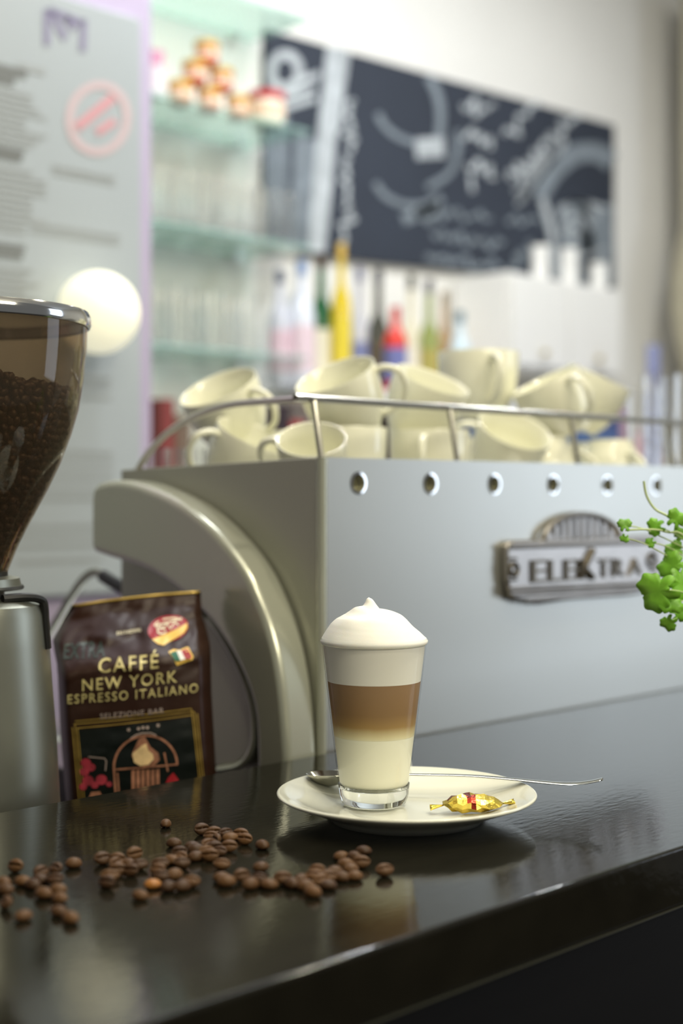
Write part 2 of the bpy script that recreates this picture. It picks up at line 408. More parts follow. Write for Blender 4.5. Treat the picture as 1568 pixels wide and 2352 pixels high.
# recessed D panel inside the arch
dp = [(430, 1376), (480, 1427), (515, 1476), (548, 1535), (572, 1596), (583, 1650), (583, 1700), (570, 1738), (545, 1760), (500, 1768), (430, 1768)]
dd = [onX(p[0], p[1], XW + .010) for p in dp]
MB().prism(dd, (.022, 0, 0)).build('recess_panel', M['silver_side'], mach, bevel=.004)
rim = [(480, 1420), (515, 1470), (548, 1530), (572, 1592), (583, 1646), (583, 1700), (570, 1738), (545, 1760), (500, 1768)]
MB().tube(catmull([onX(p[0], p[1], XW + .008) for p in rim], 5), .0030, 8).build('recess_rim', M['wing'], mach)
# drip tray towards the barista
MB().box(.752, 1.55, MYB + .0, 1.235, -.060, -.028).build('drip_tray', M['chrome'], mach, bevel=.005)
MB().box(.765, 1.54, MYB + .02, 1.225, BZ, -.060).build('base', M['black'], mach)
for x in (.80, 1.52):
    pass
# rail around the cup tray
ry = MY + .015; rz = .2742
rail = [(MX1 - .02, ry, rz), (MX + .05, ry, rz), (MX + .024, ry + .001, rz), (MX + .009, ry + .007, rz), (MX + .003, ry + .022, rz), (MX + .002, .875, rz), (MX + .002, .899, rz - .001), (MX + .002, .927, .2692), (MX + .002, .968, .2578), (MX + .002, 1.002, .2398), (MX + .002, 1.022, .2220)]
MB().tube(catmull(rail, 6), .0030, 10).build('cup_rail', M['rail'], mach)
for px in (738, 1050, 1327, 1548):
    p0 = onY(px, 1048, MY + .006); x = p0.x
    MB().tube([(x, MY + .006, .19), (x, MY + .006, .226), (x - .0, MY + .015, rz)], .0026, 8).build('rail_post', M['rail'], mach)
# badge
bd = MB()
def BF(px, py, off=0.0): return onY(px, py, MY - off)
plate = [(1150, 1262), (1152, 1248), (1165, 1241), (1250, 1239), (1400, 1232), (1490, 1229), (1503, 1236), (1515, 1252), (1516, 1300), (1514, 1322), (1503, 1342), (1480, 1358), (1445, 1366), (1300, 1376), (1225, 1388), (1205, 1384), (1165, 1376), (1158, 1366), (1150, 1330)]
badge = bd.prism([BF(x, y, .001) for x, y in plate], (0, -.007, 0)).build('badge', M['pewter'], mach, bevel=.0025)
fan = ell(1336, 1240, 88, 60, 180, 360, 28)
MB().prism([BF(x, y - (x - 1336) * .03, .001) for x, y in fan], (0, -.004, 0)).build('badge_crest', M['pewter'], badge, bevel=.001)
MB().tube([BF(x, y - (x - 1336) * .03, .006) for x, y in ell(1336, 1240, 86, 58, 180, 360, 28)], .0028, 8).build('crest_arch', M['pewter'], badge)
for k in range(9):
    x = 1274 + k * 15.5; h_ = math.sqrt(max(0, 1 - ((x - 1336) / 84) ** 2)) * 50
    MB().tube([BF(x, 1236, .006), BF(x, 1240 - h_, .006)], .0011, 6).build('crest_rib', M['pewter_dark'] if k % 2 else M['pewter'], badge)
for (xa, ya, xb, yb, r_) in ((1168, 1256, 1496, 1244, .0024), (1168, 1353, 1494, 1338, .0022), (1170, 1365, 1480, 1349, .0022), (1205, 1379, 1450, 1362, .0022)):
    MB().tube([BF(xa, ya, .008), BF(xb, yb, .008)], r_, 8).build('badge_rib', M['pewter'], badge)
for (xa, xb, y0) in ((1168, 1186, 1284), (1168, 1186, 1300), (1168, 1186, 1316), (1168, 1186, 1332), (1494, 1508, 1270), (1494, 1508, 1284), (1494, 1508, 1298), (1494, 1508, 1312)):
    MB().tube([BF(xa, y0, .0085), BF(xb, y0 - 1, .0085)], .0013, 6).build('badge_notch', M['pewter_dark'], badge)
for cx_, cy_ in ((1181, 1308), (1497, 1288)):
    MB().tube([BF(x, y, .009) for x, y in ell(cx_, cy_, 9, 15, 0, 360, 20)], .0015, 6).build('badge_scroll', M['pewter_dark'], badge)
def letters3d(txt, bl, br, hpx, depth, off, m, parent, name, bold=.02):
    vs, fs = glyphs(txt, bold); mb = MB(); P = []
    for u, v in vs:
        x = bl[0] + (br[0] - bl[0]) * u; y = bl[1] + (br[1] - bl[1]) * u - hpx * v
        P.append(BF(x, y, off))
    mb.add(P, fs)
    mb.add([p + Vector((0, -depth, 0)) for p in P], fs)
    cnt = {}
    for f in fs:
        for i in range(len(f)):
            a, b_ = f[i], f[(i + 1) % len(f)]; cnt[(a, b_)] = 1
    n = len(P)
    for (a, b_) in cnt:
        if (b_, a) not in cnt: mb.add([P[a], P[b_], P[b_] + Vector((0, -depth, 0)), P[a] + Vector((0, -depth, 0))], [(0, 1, 2, 3)])
    return mb.build(name, m, parent, smooth=False)
for ch, xa, xb in (('E', 1219, 1252), ('L', 1259, 1287), ('E', 1295, 1326), ('T', 1372, 1396), ('R', 1405, 1430), ('A', 1440, 1471)):
    letters3d(ch, (xa, 1339 - (xa - 1219) * .075), (xb, 1339 - (xb - 1219) * .075), 52 - (xa - 1219) * .055, .0024, .008, M['pewter_dark'], badge, 'badge_letter', 0.0)
mk = MB()
for (xa, ya, xb, yb) in ((1336, 1285, 1334, 1331), (1338, 1312, 1362, 1262), (1343, 1306, 1362, 1327)):
    mk.tube([BF(xa, ya, .010), BF(xb, yb, .010)], .0030, 8)
mk.build('badge_letter', M['pewter_dark'], badge)
for ch, xa in (('I', 1318), ('T', 1330), ('A', 1344), ('L', 1358), ('Y', 1372), ('L', 1392)):
    letters3d(ch, (xa, 1352 - (xa - 1318) * .05), (xa + 9, 1352 - (xa - 1318) * .05), 11, .001, .008, M['pewter'], badge, 'badge_letter')
# steam wand with black grip, hanging on the barista's side
sw = MB(); wp = [(108, 1462), (135, 1418), (165, 1368), (190, 1332), (208, 1317), (222, 1314), (236, 1322)]
sw.tube(catmull([onX(x, y, .778) for x, y in wp], 6), .0040, 10).build('steam_wand', M['satin'], mach)
bh = MB(); bh.tube(catmull([onX(x, y, .779) for x, y in ((232, 1320), (255, 1335), (285, 1352), (314, 1372))], 4), [.004] + [.0062] * 11 + [.005], 10).build('wand_grip', M['black'], mach)
MB().tube(catmull([onX(x, y, .779) for x, y in ((312, 1352), (335, 1362), (360, 1378))], 4), .006, 10).build('spout', M['chrome'], mach)

# ------------------------------------------------------------------ grinder
gc = atd(-92, 1500, .97); gx, gy = gc.x, gc.y
def gz(py): return EYE + (HY - py) / F * .97
def gr(px): return (px + 92) / F * .97
grd = empty('coffee_grinder', (gx, gy, BZ), 'satin metal coffee grinder with smoked bean hopper at left edge', 'grinder')
prof = [(.0001, BZ), (gr(135), BZ), (gr(134), gz(1850)), (gr(126), gz(1700)), (gr(116), gz(1570)), (gr(110), gz(1480)), (gr(106), gz(1410)), (gr(100), gz(1388)), (gr(86), gz(1378)), (gr(60), gz(1374)), (.0001, gz(1373))]
MB().lathe(prof, (gx, gy, 0), 64).build('grinder_body', M['satin'], grd)
MB().lathe([(.0001, gz(1373)), (gr(8), gz(1373)), (gr(8), gz(1354)), (gr(50), gz(1354)), (gr(53), gz(1350)), (gr(50), gz(1345)), (.0001, gz(1345))], (gx, gy, 0), 48).build('adjusting_disc', M['black'], grd)
cl = MB(); n = 60; k_ = []
for i in range(n): pass
cl.lathe([(.0001, gz(1345)), (gr(46), gz(1345)), (gr(42), gz(1328)), (gr(22), gz(1323)), (.0001, gz(1323))], (gx, gy, 0), 48).build('adjusting_collar', M['satin'], grd)
for i in range(48):
    a = 2 * math.pi * i / 48 
    if i % 2: continue
# black strap on the shoulder: a hoop over the right of the body
sa = math.radians(-45 + 8)
def gp(px, py, k=0): return Vector((gx, gy, 0)) + RIGHT * (gr(px)) * 1 + VIEW * k + UP * gz(py)
MB().tube(catmull([gp(30, 1368, -.03), gp(70, 1367, -.02), gp(96, 1372, -.012), gp(106, 1385, -.008), (gp(108, 1430, -.006)), gp(111, 1488, -.004)], 5), .0030, 8).build('strap', M['black'], grd)
lab = MB(); pr = []
for i in range(9):
    a = math.radians(-45 - 90 + 27.0 - i * 5)
    for z in (gz(1595), gz(1835)):
        rr = gr(119 if z > gz(1700) else 133) + .0006
        pr.append((gx + rr * math.cos(a), gy + rr * math.sin(a), z))
lab.add(pr, [(2 * i, 2 * i + 1, 2 * i + 3, 2 * i + 2) for i in range(8)]); lab.build('name_plate', M['darkbox'], grd)
hop_px = [(14, 1318), (22, 1298), (42, 1248), (72, 1190), (106, 1126), (136, 1062), (160, 996), (176, 940), (188, 870), (195, 800), (197, 746)]
hp = [(gr(x), gz(y)) for x, y in hop_px]
hop = MB().lathe(hp + [(r - .0016, z) for r, z in hp[::-1]], (gx, gy, 0), 72, closed=True).build('bean_hopper', M['smoke'], grd)
MB().lathe([(gr(16), gz(1324)), (gr(16), gz(1312)), (gr(8), gz(1312)), (gr(8), gz(1324))], (gx, gy, 0), 40, closed=True).build('hopper_neck', M['black'], grd)
lz = gz(745)
MB().lathe([(.0001, lz + .003), (gr(199), lz + .003), (gr(199), lz - .0015), (gr(203), lz - .0015), (gr(206), lz + .001), (gr(205), lz + .006), (gr(200), lz + .009), (gr(150), lz + .0105), (.0001, lz + .011)], (gx, gy, 0), 72).build('hopper_lid', M['chrome'], grd)

# ------------------------------------------------------------------ coffee bean shape
def bean_mesh(name, slit_up, L=.0088, W=.0068, T=.0050):
    v = []; f = []; nu, nv = 40, 18
    for j in range(nv + 1):
        ph = math.pi * j / nv - math.pi / 2
        for i in range(nu):
            th = 2 * math.pi * i / nu
            x = math.cos(ph) * math.cos(th); y = math.cos(ph) * math.sin(th); z = math.sin(ph)
            x *= 1 - .06 * y * y
            zz = z * T * .62 if z > 0 else z * T * .38       # domed back, flatter face
            if z < -.15:
                zz += math.exp(-((y + .05 * math.sin(x * 3)) / .12) ** 2) * T * .42 * min(1, (-z - .15) * 2) * (1 if abs(x) < .93 else .5)
            v.append((x * L / 2, y * W / 2, zz))
        # rows
    for j in range(nv):
        for i in range(nu):
            i2 = (i + 1) % nu; f.append((j * nu + i, j * nu + i2, (j + 1) * nu + i2, (j + 1) * nu + i))
    if slit_up: v = [(x, -y, -z) for x, y, z in v]
    zm = min(p[2] for p in v); v = [(x, y, z - zm) for x, y, z in v]
    me = bpy.data.meshes.new(name); me.from_pydata(v, [], f)
    b = bmesh.new(); b.from_mesh(me); bmesh.ops.remove_doubles(b, verts=b.verts, dist=1e-7); bmesh.ops.recalc_face_normals(b, faces=b.faces); b.to_mesh(me); b.free()
    for p in me.polygons: p.use_smooth = True
    return me
bean_dome = bean_mesh('coffee_bean', False); bean_slit = bean_mesh('coffee_bean', True)
for m in (bean_dome, bean_slit): m.materials.append(M['bean'])

# beans filling the hopper: nobody could count them
def hopr(z):
    for (r0, z0), (r1, z1) in zip(hp[:-1], hp[1:]):
        if z0 <= z <= z1: return r0 + (r1 - r0) * (z - z0) / (z1 - z0)
    return hp[-1][0]
fill = MB()
def top_z(x, y):        # heap: slopes down towards the right
    u = (Vector((x, y, 0))).dot(RIGHT)
    return gz(866) - u * .16 + .002 * noise.noise(Vector((x * 60, y * 60, 3)))
core = []
base_v = [v.co.copy() for v in bean_dome.vertices]; base_f = [tuple(p.vertices) for p in bean_dome.polygons]
lowv = []; lowf = []
bl = bpy.data.meshes.new('tmp'); tb = bmesh.new(); bmesh.ops.create_icosphere(tb, subdivisions=2, radius=1)
lowv = [Vector((v.co.x * .0044, v.co.y * .0033, v.co.z * .0026)) for v in tb.verts]; lowf = [tuple(x.index for x in p.verts) for p in tb.faces]; tb.free(); bpy.data.meshes.remove(bl)
def scat(p, ):
    R = Matrix.Rotation(random.uniform(0, 6.28), 3, 'Z') @ Matrix.Rotation(random.uniform(0, 6.28), 3, 'X') @ Matrix.Rotation(random.uniform(0, 6.28), 3, 'Y')
    fill.add([R @ v + p for v in lowv], lowf)
z = gz(1300)
while z < gz(830):
    r = hopr(z) - .0062
    if r > .004:
        n = max(6, int(2 * math.pi * r / .0066))
        for i in range(n):
            a = 2 * math.pi * (i + random.random() * .7) / n
            x, y = r * math.cos(a), r * math.sin(a)
            if z <= top_z(x, y): scat(Vector((gx + x, gy + y, z + random.uniform(-.001, .001))))
    z += .0046
for i in range(1100):
    a = random.uniform(0, 6.283); r = math.sqrt(random.random()) * .080
    x, y = r * math.cos(a), r * math.sin(a)
    zt = top_z(x, y)
    if r < hopr(zt) - .006: scat(Vector((gx + x, gy + y, zt + random.uniform(-.002, .0025))))
# dark mass inside so the fill is not hollow
prof = [(.0001, gz(1296))] + [(max(hopr(gz(y)) - .0085, .001), gz(y)) for y in range(1296, 875, -20)] + [(.0001, gz(880))]
fill.lathe(prof, (gx, gy, -.004), 40)
tag(fill.build('coffee_beans', M['hopperbean'], origin=(gx, gy, gz(1300))), 'dark roasted beans filling the smoked hopper of the grinder', 'coffee beans', kind='stuff')

# ------------------------------------------------------------------ coffee bag
BD = 1.062; bs = BD / F; BCX = 310
bag_o = dr(BD, ray(BCX) * BD, 0)
brot = math.radians(8)       # turned a little so its right gusset shows
bR = (RIGHT * math.cos(brot) + VIEW * math.sin(brot)); bN = (-VIEW * math.cos(brot) + RIGHT * math.sin(brot)) * 1
bN = Vector((-(bR.y) * -1, bR.x * -1, 0)) ; bN = UP.cross(bR) * -1 if UP.cross(bR).dot(VIEW) > 0 else UP.cross(bR)   # towards the camera
ybot = HY + (EYE - BZ) / bs
def lerp_tab(tab, y):
    if y <= tab[0][0]: return tab[0][1]
    for (y0, a), (y1, b_) in zip(tab[:-1], tab[1:]):
        if y <= y1: return a + (b_ - a) * (y - y0) / (y1 - y0)
    return tab[-1][1]
XL = [(1372, 164), (1402, 158), (1440, 140), (1482, 123), (1500, 128), (1530, 140), (1560, 143), (1700, 150), (1840, 162), (1980, 172), (ybot, 178)]
XR = [(1372, 467), (1400, 464), (1428, 460), (1446, 464), (1470, 466), (1600, 468), (1700, 474), (1840, 482), (1980, 488), (ybot, 488)]
def topy(px): return 1402 - (px - 160) * .155 + (px - 160) ** 2 * .00018   # slanted top seal
FD = [(0, -.052), (28, -.047), (60, -.034), (100, -.014), (122, .000), (140, .0065), (200, .008), (320, .009), (900, .009)]    # out towards the camera by distance below the seal (px)
def bag_front(px, py, lift=0.0):
    xl, xr = lerp_tab(XL, py), lerp_tab(XR, py)
    t = (px - xl) / (xr - xl); t = min(max(t, -.05), 1.05)
    dn = max(0, py - topy(px))
    f = 0
    for (a, fa), (b_, fb) in zip(FD[:-1], FD[1:]):
        if a <= dn <= b_: f = fa + (fb - fa) * (dn - a) / (b_ - a); break
    bul = .006 * math.sin(math.pi * min(max(t, 0), 1)) * min(1, dn / 140)
    amp = .0055 * math.exp(-((dn - 85) / 60) ** 2) + .0008
    cr = amp * noise.noise(Vector((px * .018, py * .03, 1.7))) + amp * .5 * noise.noise(Vector((px * .05 + py * .03, py * .05, 4.1)))
    edge = -.010 * max(0, 1 - t / .05) ** 2 - .006 * max(0, 1 - (1 - t) / .04) ** 2
    d = f + bul + cr + edge + lift
    return bag_o + bR * ((px - BCX) * bs) + UP * (EYE + (HY - py) * bs) + bN * d
bag = empty('coffee_bag', (bag_o.x, bag_o.y, BZ), 'brown foil bag of espresso beans with gold lettering behind the counter', 'coffee bag')
bb = MB(); NU, NV = 44, 90
rows = []
for j in range(NV + 1):
    s = j / NV; front = []
    for i in range(NU + 1):
        t = i / NU
        # row follows the slanted seal at the top and flattens to the bench at the bottom
        yb = ybot
        px = None; py = 1390
        for _ in range(3):
            xl, xr = lerp_tab(XL, py), lerp_tab(XR, py); px = xl + (xr - xl) * t
            py = topy(px) + (yb - topy(px)) * (s ** 1.25)
        front.append((px, py))
    rows.append(front)
def thick(dn): return min(.058, .0012 + dn * .00042)
v = []
loop = (NU + 1) * 2 + 6
for front in rows:
    fr = [bag_front(px, py) for px, py in front]
    dn = [max(0, py - topy(px)) for px, py in front]
    back = []
    for (px, py), d0, p in zip(front, dn, fr):
        q = bag_o + bR * ((px - BCX) * bs) + UP * (EYE + (HY - py) * bs)
        fo = FD[-1][1]
        for (a, fa), (b_, fb) in zip(FD[:-1], FD[1:]):
            if a <= d0 <= b_: fo = fa + (fb - fa) * (d0 - a) / (b_ - a); break
        back.append(q + bN * (fo - thick(d0)))
    gR = [fr[-1].lerp(back[-1], u) + bR * (.0085 * min(1, dn[-1] / 120) * math.sin(math.pi * u) * (1 if u != .5 else .55)) for u in (.25, .5, .75)]
    gL = [back[0].lerp(fr[0], u) - bR * (.004 * min(1, dn[0] / 120) * math.sin(math.pi * u)) for u in (.25, .5, .75)]
    v += fr + gR + back[::-1] + gL
f = []
for j in range(NV):
    for i in range(loop):
        i2 = (i + 1) % loop; f.append((j * loop + i, j * loop + i2, (j + 1) * loop + i2, (j + 1) * loop + i))
f.append(tuple(range(NV * loop, (NV + 1) * loop))); f.append(tuple(range(loop))[::-1])
bb.add(v, f); bb.build('pouch', M['bag'], bag, sharp=50)
def bag_poly(pts, m, name, lift=.0006, parent=None):        # filled shape on the front, cut fine enough to follow it
    b = bmesh.new(); vs = [b.verts.new((p[0], p[1], 0)) for p in pts]; fc = b.faces.new(vs)
    bmesh.ops.triangulate(b, faces=b.faces[:])
    for _ in range(4):
        es = [e for e in b.edges if e.calc_length() > 14]
        if not es: break
        bmesh.ops.subdivide_edges(b, edges=es, cuts=1); bmesh.ops.triangulate(b, faces=b.faces[:])
    mb = MB(); b.verts.ensure_lookup_table(); b.verts.index_update()
    mb.add([bag_front(v.co.x, v.co.y, lift) for v in b.verts], [tuple(x.index for x in f.verts) for f in b.faces]); b.free()
    return mb.build(name, m, parent or bag)
def bag_stroke(paths, wd, m, name, lift=.0009, parent=None):
    mb = MB()
    for pts in paths:
        fine = []
        for a, b_ in zip(pts[:-1], pts[1:]):
            n = max(1, int(math.dist(a, b_) / 8)); fine += [(a[0] + (b_[0] - a[0]) * k / n, a[1] + (b_[1] - a[1]) * k / n) for k in range(n)]
        fine.append(pts[-1]); v, f = ribbon2d(fine, wd); mb.add([bag_front(p.x, p.y, lift) for p in v], f)
    return mb.build(name, m, parent or bag)
def bag_text(txt, bl, br, h, m, name='lettering', bold=.012, lift=.0010, sp=1.15):
    vs, fs = glyphs(txt, bold, sp); mb = MB()
    b = bmesh.new(); bv = [b.verts.new((bl[0] + (br[0] - bl[0]) * u, bl[1] + (br[1] - bl[1]) * u - h * v + 0, 0)) for u, v in vs]
    for f in fs:
        try: b.faces.new([bv[i] for i in f])
        except ValueError: pass
    bmesh.ops.triangulate(b, faces=b.faces[:])
    for _ in range(2):
        es = [e for e in b.edges if e.calc_length() > 9]
        if es: bmesh.ops.subdivide_edges(b, edges=es, cuts=1); bmesh.ops.triangulate(b, faces=b.faces[:])
    b.verts.index_update()
    mb.add([bag_front(v.co.x, v.co.y, lift) for v in b.verts], [tuple(x.index for x in f.verts) for f in b.faces]); b.free()
    o = mb.build(name, m, bag, smooth=False); return o
bag_text('EXTRA', (147, 1514), (242, 1507), 31, M['greenprint'], bold=.03)
bag_text('CAFFÉ', (228, 1541), (363, 1531), 39, M['goldtext'], bold=.012, sp=1.2)
bag_text('NEW YORK', (192, 1581), (405, 1564), 27, M['goldtext'], bold=.008, sp=1.2)
bag_text('ESPRESSO ITALIANO', (159, 1610), (453, 1589), 21, M['goldtext'], bold=.008, sp=1.25)
bag_text('SELEZIONE BAR', (232, 1643), (375, 1632), 12, M['palegrey'], bold=.01)
bag_text('SALVADORI', (267, 1464), (323, 1458), 7, M['cream'], bold=.02)
seal = bag_poly(ell(387, 1451, 48, 27, 0, 350, 36, -10), M['red'], 'round_seal')
bag_poly([(349, 1473), (368, 1467), (400, 1455), (432, 1440), (432, 1450), (424, 1460), (400, 1473), (376, 1485), (362, 1482)], M['yellow'], 'seal_band', .0012, seal)
bag_stroke([ell(387, 1445, 34, 15, 200, 340, 14, -10), [(360, 1452), (368, 1442), (374, 1454), (384, 1440), (392, 1452), (402, 1438), (412, 1444)], [(356, 1446), (420, 1430)], ell(372, 1456, 10, 6, 0, 330, 10)], 3.2, M['cream'], 'seal_script', .0012, seal)
flag = bag_poly([(386, 1497), (398, 1492), (412, 1494), (426, 1489), (432, 1488), (443, 1508), (440, 1515), (426, 1514), (410, 1518), (405, 1527), (400, 1518), (396, 1510)], M['yellow'], 'flag')
bag_poly([(390, 1499), (404, 1495), (413, 1515), (403, 1517), (399, 1513)], M['green'], 'flag_stripe', .0012, flag)
bag_poly([(404, 1495), (415, 1495), (424, 1512), (413, 1515)], M['white'], 'flag_stripe', .0012, flag)
bag_poly([(415, 1495), (430, 1491), (439, 1507), (436, 1512), (424, 1512)], M['red'], 'flag_stripe', .0012, flag)
pic = bag_poly([(183, 1668), (437, 1645), (447, 1730), (460, 1900), (202, 1915), (190, 1760)], M['black_print'], 'picture_panel')
bag_stroke([[(176, 1648), (438, 1625)], [(173, 1655), (443, 1632)], [(180, 1664), (440, 1640)]], 2.1, M['gold'], 'gold_frame')
bag_stroke([[(170, 1662), (186, 1840), (192, 1910)], [(176, 1656), (192, 1838), (198, 1908)], [(182, 1664), (198, 1836), (204, 1906)]], 2.1, M['gold'], 'gold_frame')
bag_stroke([[(438, 1626), (456, 1790), (462, 1900)], [(444, 1632), (461, 1788), (468, 1900)], [(451, 1637), (466, 1786), (474, 1900)]], 2.1, M['gold'], 'gold_frame')
bag_stroke([ell(334, 1752, 71, 70, 180, 362, 30, -2) , [(263, 1754), (268, 1830)], ], 5, M['copper'], 'stove_arch', .0011, pic)
bag_poly([(318, 1690), (331, 1682), (338, 1695), (345, 1708), (362, 1722), (366, 1738), (352, 1752), (330, 1752), (312, 1745), (303, 1728), (306, 1716), (316, 1728), (324, 1718)], M['copper'], 'flame_glow', .0010, pic)
bag_poly([(326, 1704), (335, 1700), (340, 1716), (350, 1724), (352, 1736), (340, 1748), (322, 1750), (308, 1742), (304, 1722), (314, 1734), (326, 1728)], M['flame'], 'flame', .0013, pic)
bag_stroke([[(266, 1757), (405, 1750)]], 4, M['copper'], 'mantel', .0012, pic)
for x in range(302, 366, 11): bag_poly([(x, 1760), (x + 8, 1759), (x + 9, 1900), (x + 1, 1900)], M['copper'], 'stove_column', .0011, pic)
bag_stroke([[(271, 1765), (276, 1835)]], 4, M['copper'], 'stove_column', .0012, pic); bag_stroke([[(376, 1722), (384, 1765)]], 4, M['copper'], 'stove_column', .0012, pic)
bag_poly([(375, 1801), (384, 1780), (396, 1768), (406, 1782), (414, 1794), (412, 1900), (376, 1900)], M['red'], 'red_cushion', .0012, pic)
for cx_, cy_, r_ in ((200, 1742, 12), (212, 1752, 10), (197, 1762, 11), (205, 1782, 13), (235, 1780, 13), (220, 1792, 9), (194, 1796, 9), (252, 1790, 7)):
    bag_poly(ell(cx_, cy_, r_, r_ * .9, 0, 330, 9), M['redflower'], 'flower', .0012, pic)
bag_poly([(203, 1830), (212, 1808), (232, 1806), (240, 1826), (244, 1900), (206, 1900)], M['copper'], 'flower_pot', .0012, pic)
bag_stroke([[(206, 1728), (242, 1732), (246, 1738), (244, 1760)]], 2.5, M['palegrey'], 'chair_outline', .0011, pic)
for cx_, cy_ in ((296, 1668), (362, 1660), (318, 1666), (328, 1664), (338, 1664)): bag_poly(ell(cx_, cy_, 4, 4, 0, 320, 8), M['palegrey'], 'ornament', .0011, pic)
bag_stroke([[(300, 1688), (312, 1680), (326, 1676), (345, 1676), (358, 1682)]], 3, M['palegrey'], 'ornament', .0011, pic)
# gold seam along the top seal
MB().tube([bag_front(x, topy(x) + 1, .0006) for x in range(164, 467, 12)], .0011, 6).build('top_seam', M['gold'], bag)

# ------------------------------------------------------------------ saucer
SC = dr(.878, .0400, 0); sx, sy = SC.x, SC.y
sp_ = [(.0001, .0022), (.042, .0022), (.0445, .0), (.0475, .0), (.0488, .0022), (.060, .0072), (.070, .0110), (.0785, .0142), (.0800, .0152), (.0800, .0160), (.0793, .0166), (.0783, .0165), (.072, .0138), (.062, .0098), (.052, .0066), (.044, .0052), (.0385, .0049), (.0365, .0051), (.0350, .0046), (.025, .0045), (.0001, .0045)]
saucer = MB().lathe(sp_, (sx, sy, 0), 128).build('saucer', M['saucer'], sharp=60, origin=(sx, sy, 0))
tag(saucer, 'round white porcelain saucer under the latte glass', 'saucer')

# ------------------------------------------------------------------ latte glass
GC = dr(.892, .0204, 0); lx, ly = GC.x, GC.y; Z0 = .0053
glass = empty('latte_glass', (lx, ly, Z0), 'tall tapered latte glass with layered coffee and foam on the saucer', 'glass')
def grad(z): return .0224 + (z - .018) * (.0336 - .0224) / (.110 - .018)     # outer radius by height
wz = .0185
wallp = [(grad(z), z) for z in (wz, .04, .07, .10, .1085)] + [(.0334, .1098), (.0329, .1098)] + [(grad(z) - .0011, z) for z in (.108, .07, .04, wz)]
MB().lathe([(r, z - 0) for r, z in wallp], (lx, ly, 0), 96, closed=True).build('tumbler_wall', M['wallglass'], glass)
basep = [(.0001, Z0 + .0012), (.012, Z0 + .0008), (.0165, Z0), (.0185, Z0 + .0004), (.0203, Z0 + .002), (.0210, Z0 + .0045), (grad(.013) - .0002, .012), (grad(wz), wz), (grad(wz) - .0012, wz), (.0200, .0168), (.016, .0158), (.008, .0152), (.0001, .0150)]
MB().lathe(basep, (lx, ly, 0), 96).build('tumbler_base', M['solidglass'], glass, sharp=70)
def disc_layer(z0, z1, bottom=None, inset=.00105):
    p = []
    if bottom: p = bottom
    else: p = [(.0001, z0)]
    n = 8
    p += [(grad(z0 + (z1 - z0) * i / n) - inset, z0 + (z1 - z0) * i / n) for i in range(n + 1)] + [(.0001, z1)]
    return p
MB().lathe([(r, z - Z0) for r, z in disc_layer(.0195, .0489, [(.0001, .0156), (.008, .0158), (.016, .0164), (.0198, .0174)])], (0, 0, 0), 96).build('milk_layer', M['milk'], None, sharp=60)
milk = col.objects['milk_layer']
cof = MB().lathe([(r, z) for r, z in disc_layer(.04895, .0830)], (0, 0, 0), 96).build('coffee_layer', M['coffee'], None, sharp=60)
fl = MB().lathe([(r, z) for r, z in disc_layer(.08305, .1075)], (0, 0, 0), 96).build('foam_layer', M['foam_layer'], None, sharp=60)
milk.location = (lx, ly, Z0); cof.location = (lx, ly, 0); fl.location = (lx, ly, 0)
for o in (milk, cof, fl): o.parent = glass; o.matrix_parent_inverse = Matrix.Translation(-glass.location)
# foam cap: silhouette heights by side, soft swirl, small peak
capL = [(0, 97), (.05, 94), (.09, 84), (.14, 76), (.22, 72.5), (.34, 70), (.48, 65), (.58, 59), (.68, 50), (.80, 36), (.88, 24), (.95, 11), (1.0, 0)]
capR = [(0, 97), (.06, 92), (.12, 80), (.20, 67), (.28, 63), (.43, 59), (.54, 51), (.64, 42), (.80, 24), (.90, 12), (1.0, 0)]
def cap_h(t, a):
    w_ = .5 - .5 * math.cos(a); return (lerp_tab(capL, t) * (1 - w_) + lerp_tab(capR, t) * w_)
fm = MB(); n = 96; K = 56; v = []; f = []
RIM = .0330; zr = .1088; pxm = .892 / F
for k in range(K + 1):
    t = k / K
    for i in range(n):
        a = 2 * math.pi * i / n      # 0 = image right
        A = math.cos(a)
        wgt = .5 + .5 * A
        h = (lerp_tab(capL, t) * (1 - wgt) + lerp_tab(capR, t) * wgt) * pxm * .99
        pk = math.exp(-(t / .11) ** 2)
        sw_ = .0016 * math.sin(a + t * 10 + 2.2) * (.7 + .3 * math.sin(2 * a)) * math.sin(math.pi * min(1, t * 1.15)) * (1 if t > .12 else t / .12)
        nz = .0007 * noise.noise(Vector((t * math.cos(a) * 3.2, t * math.sin(a) * 3.2, 5)))
        r = RIM * 1.012 * t
        off = -RIGHT * .0033 * (1 - t) ** 2
        bulge = 0
        p = RIGHT * (r * math.cos(a)) + VIEW * (r * math.sin(a)) + off
        v.append(Vector((lx, ly, zr)) + p + UP * (h + (sw_ + nz) * (1 - t ** 6)))
for k in range(K):
    for i in range(n):
        i2 = (i + 1) % n; f.append((k * n + i, k * n + i2, (k + 1) * n + i2, (k + 1) * n + i))
# rounded lip down to the rim
for q, (rr, dz) in enumerate(((1.022, -.0008), (1.020, -.0018), (1.005, -.0026), (.97, -.0030), (.90, -.0026))):
    for i in range(n):
        a = 2 * math.pi * i / n; v.append(Vector((lx, ly, zr + dz)) + RIGHT * (RIM * rr * math.cos(a)) + VIEW * (RIM * rr * math.sin(a)))
    for i in range(n):
        i2 = (i + 1) % n; b0 = (K + q) * n; f.append((b0 + i, b0 + i2, b0 + n + i2, b0 + n + i))
fm.add(v, f); fm.build('milk_foam', M['foam'], glass, sharp=80)

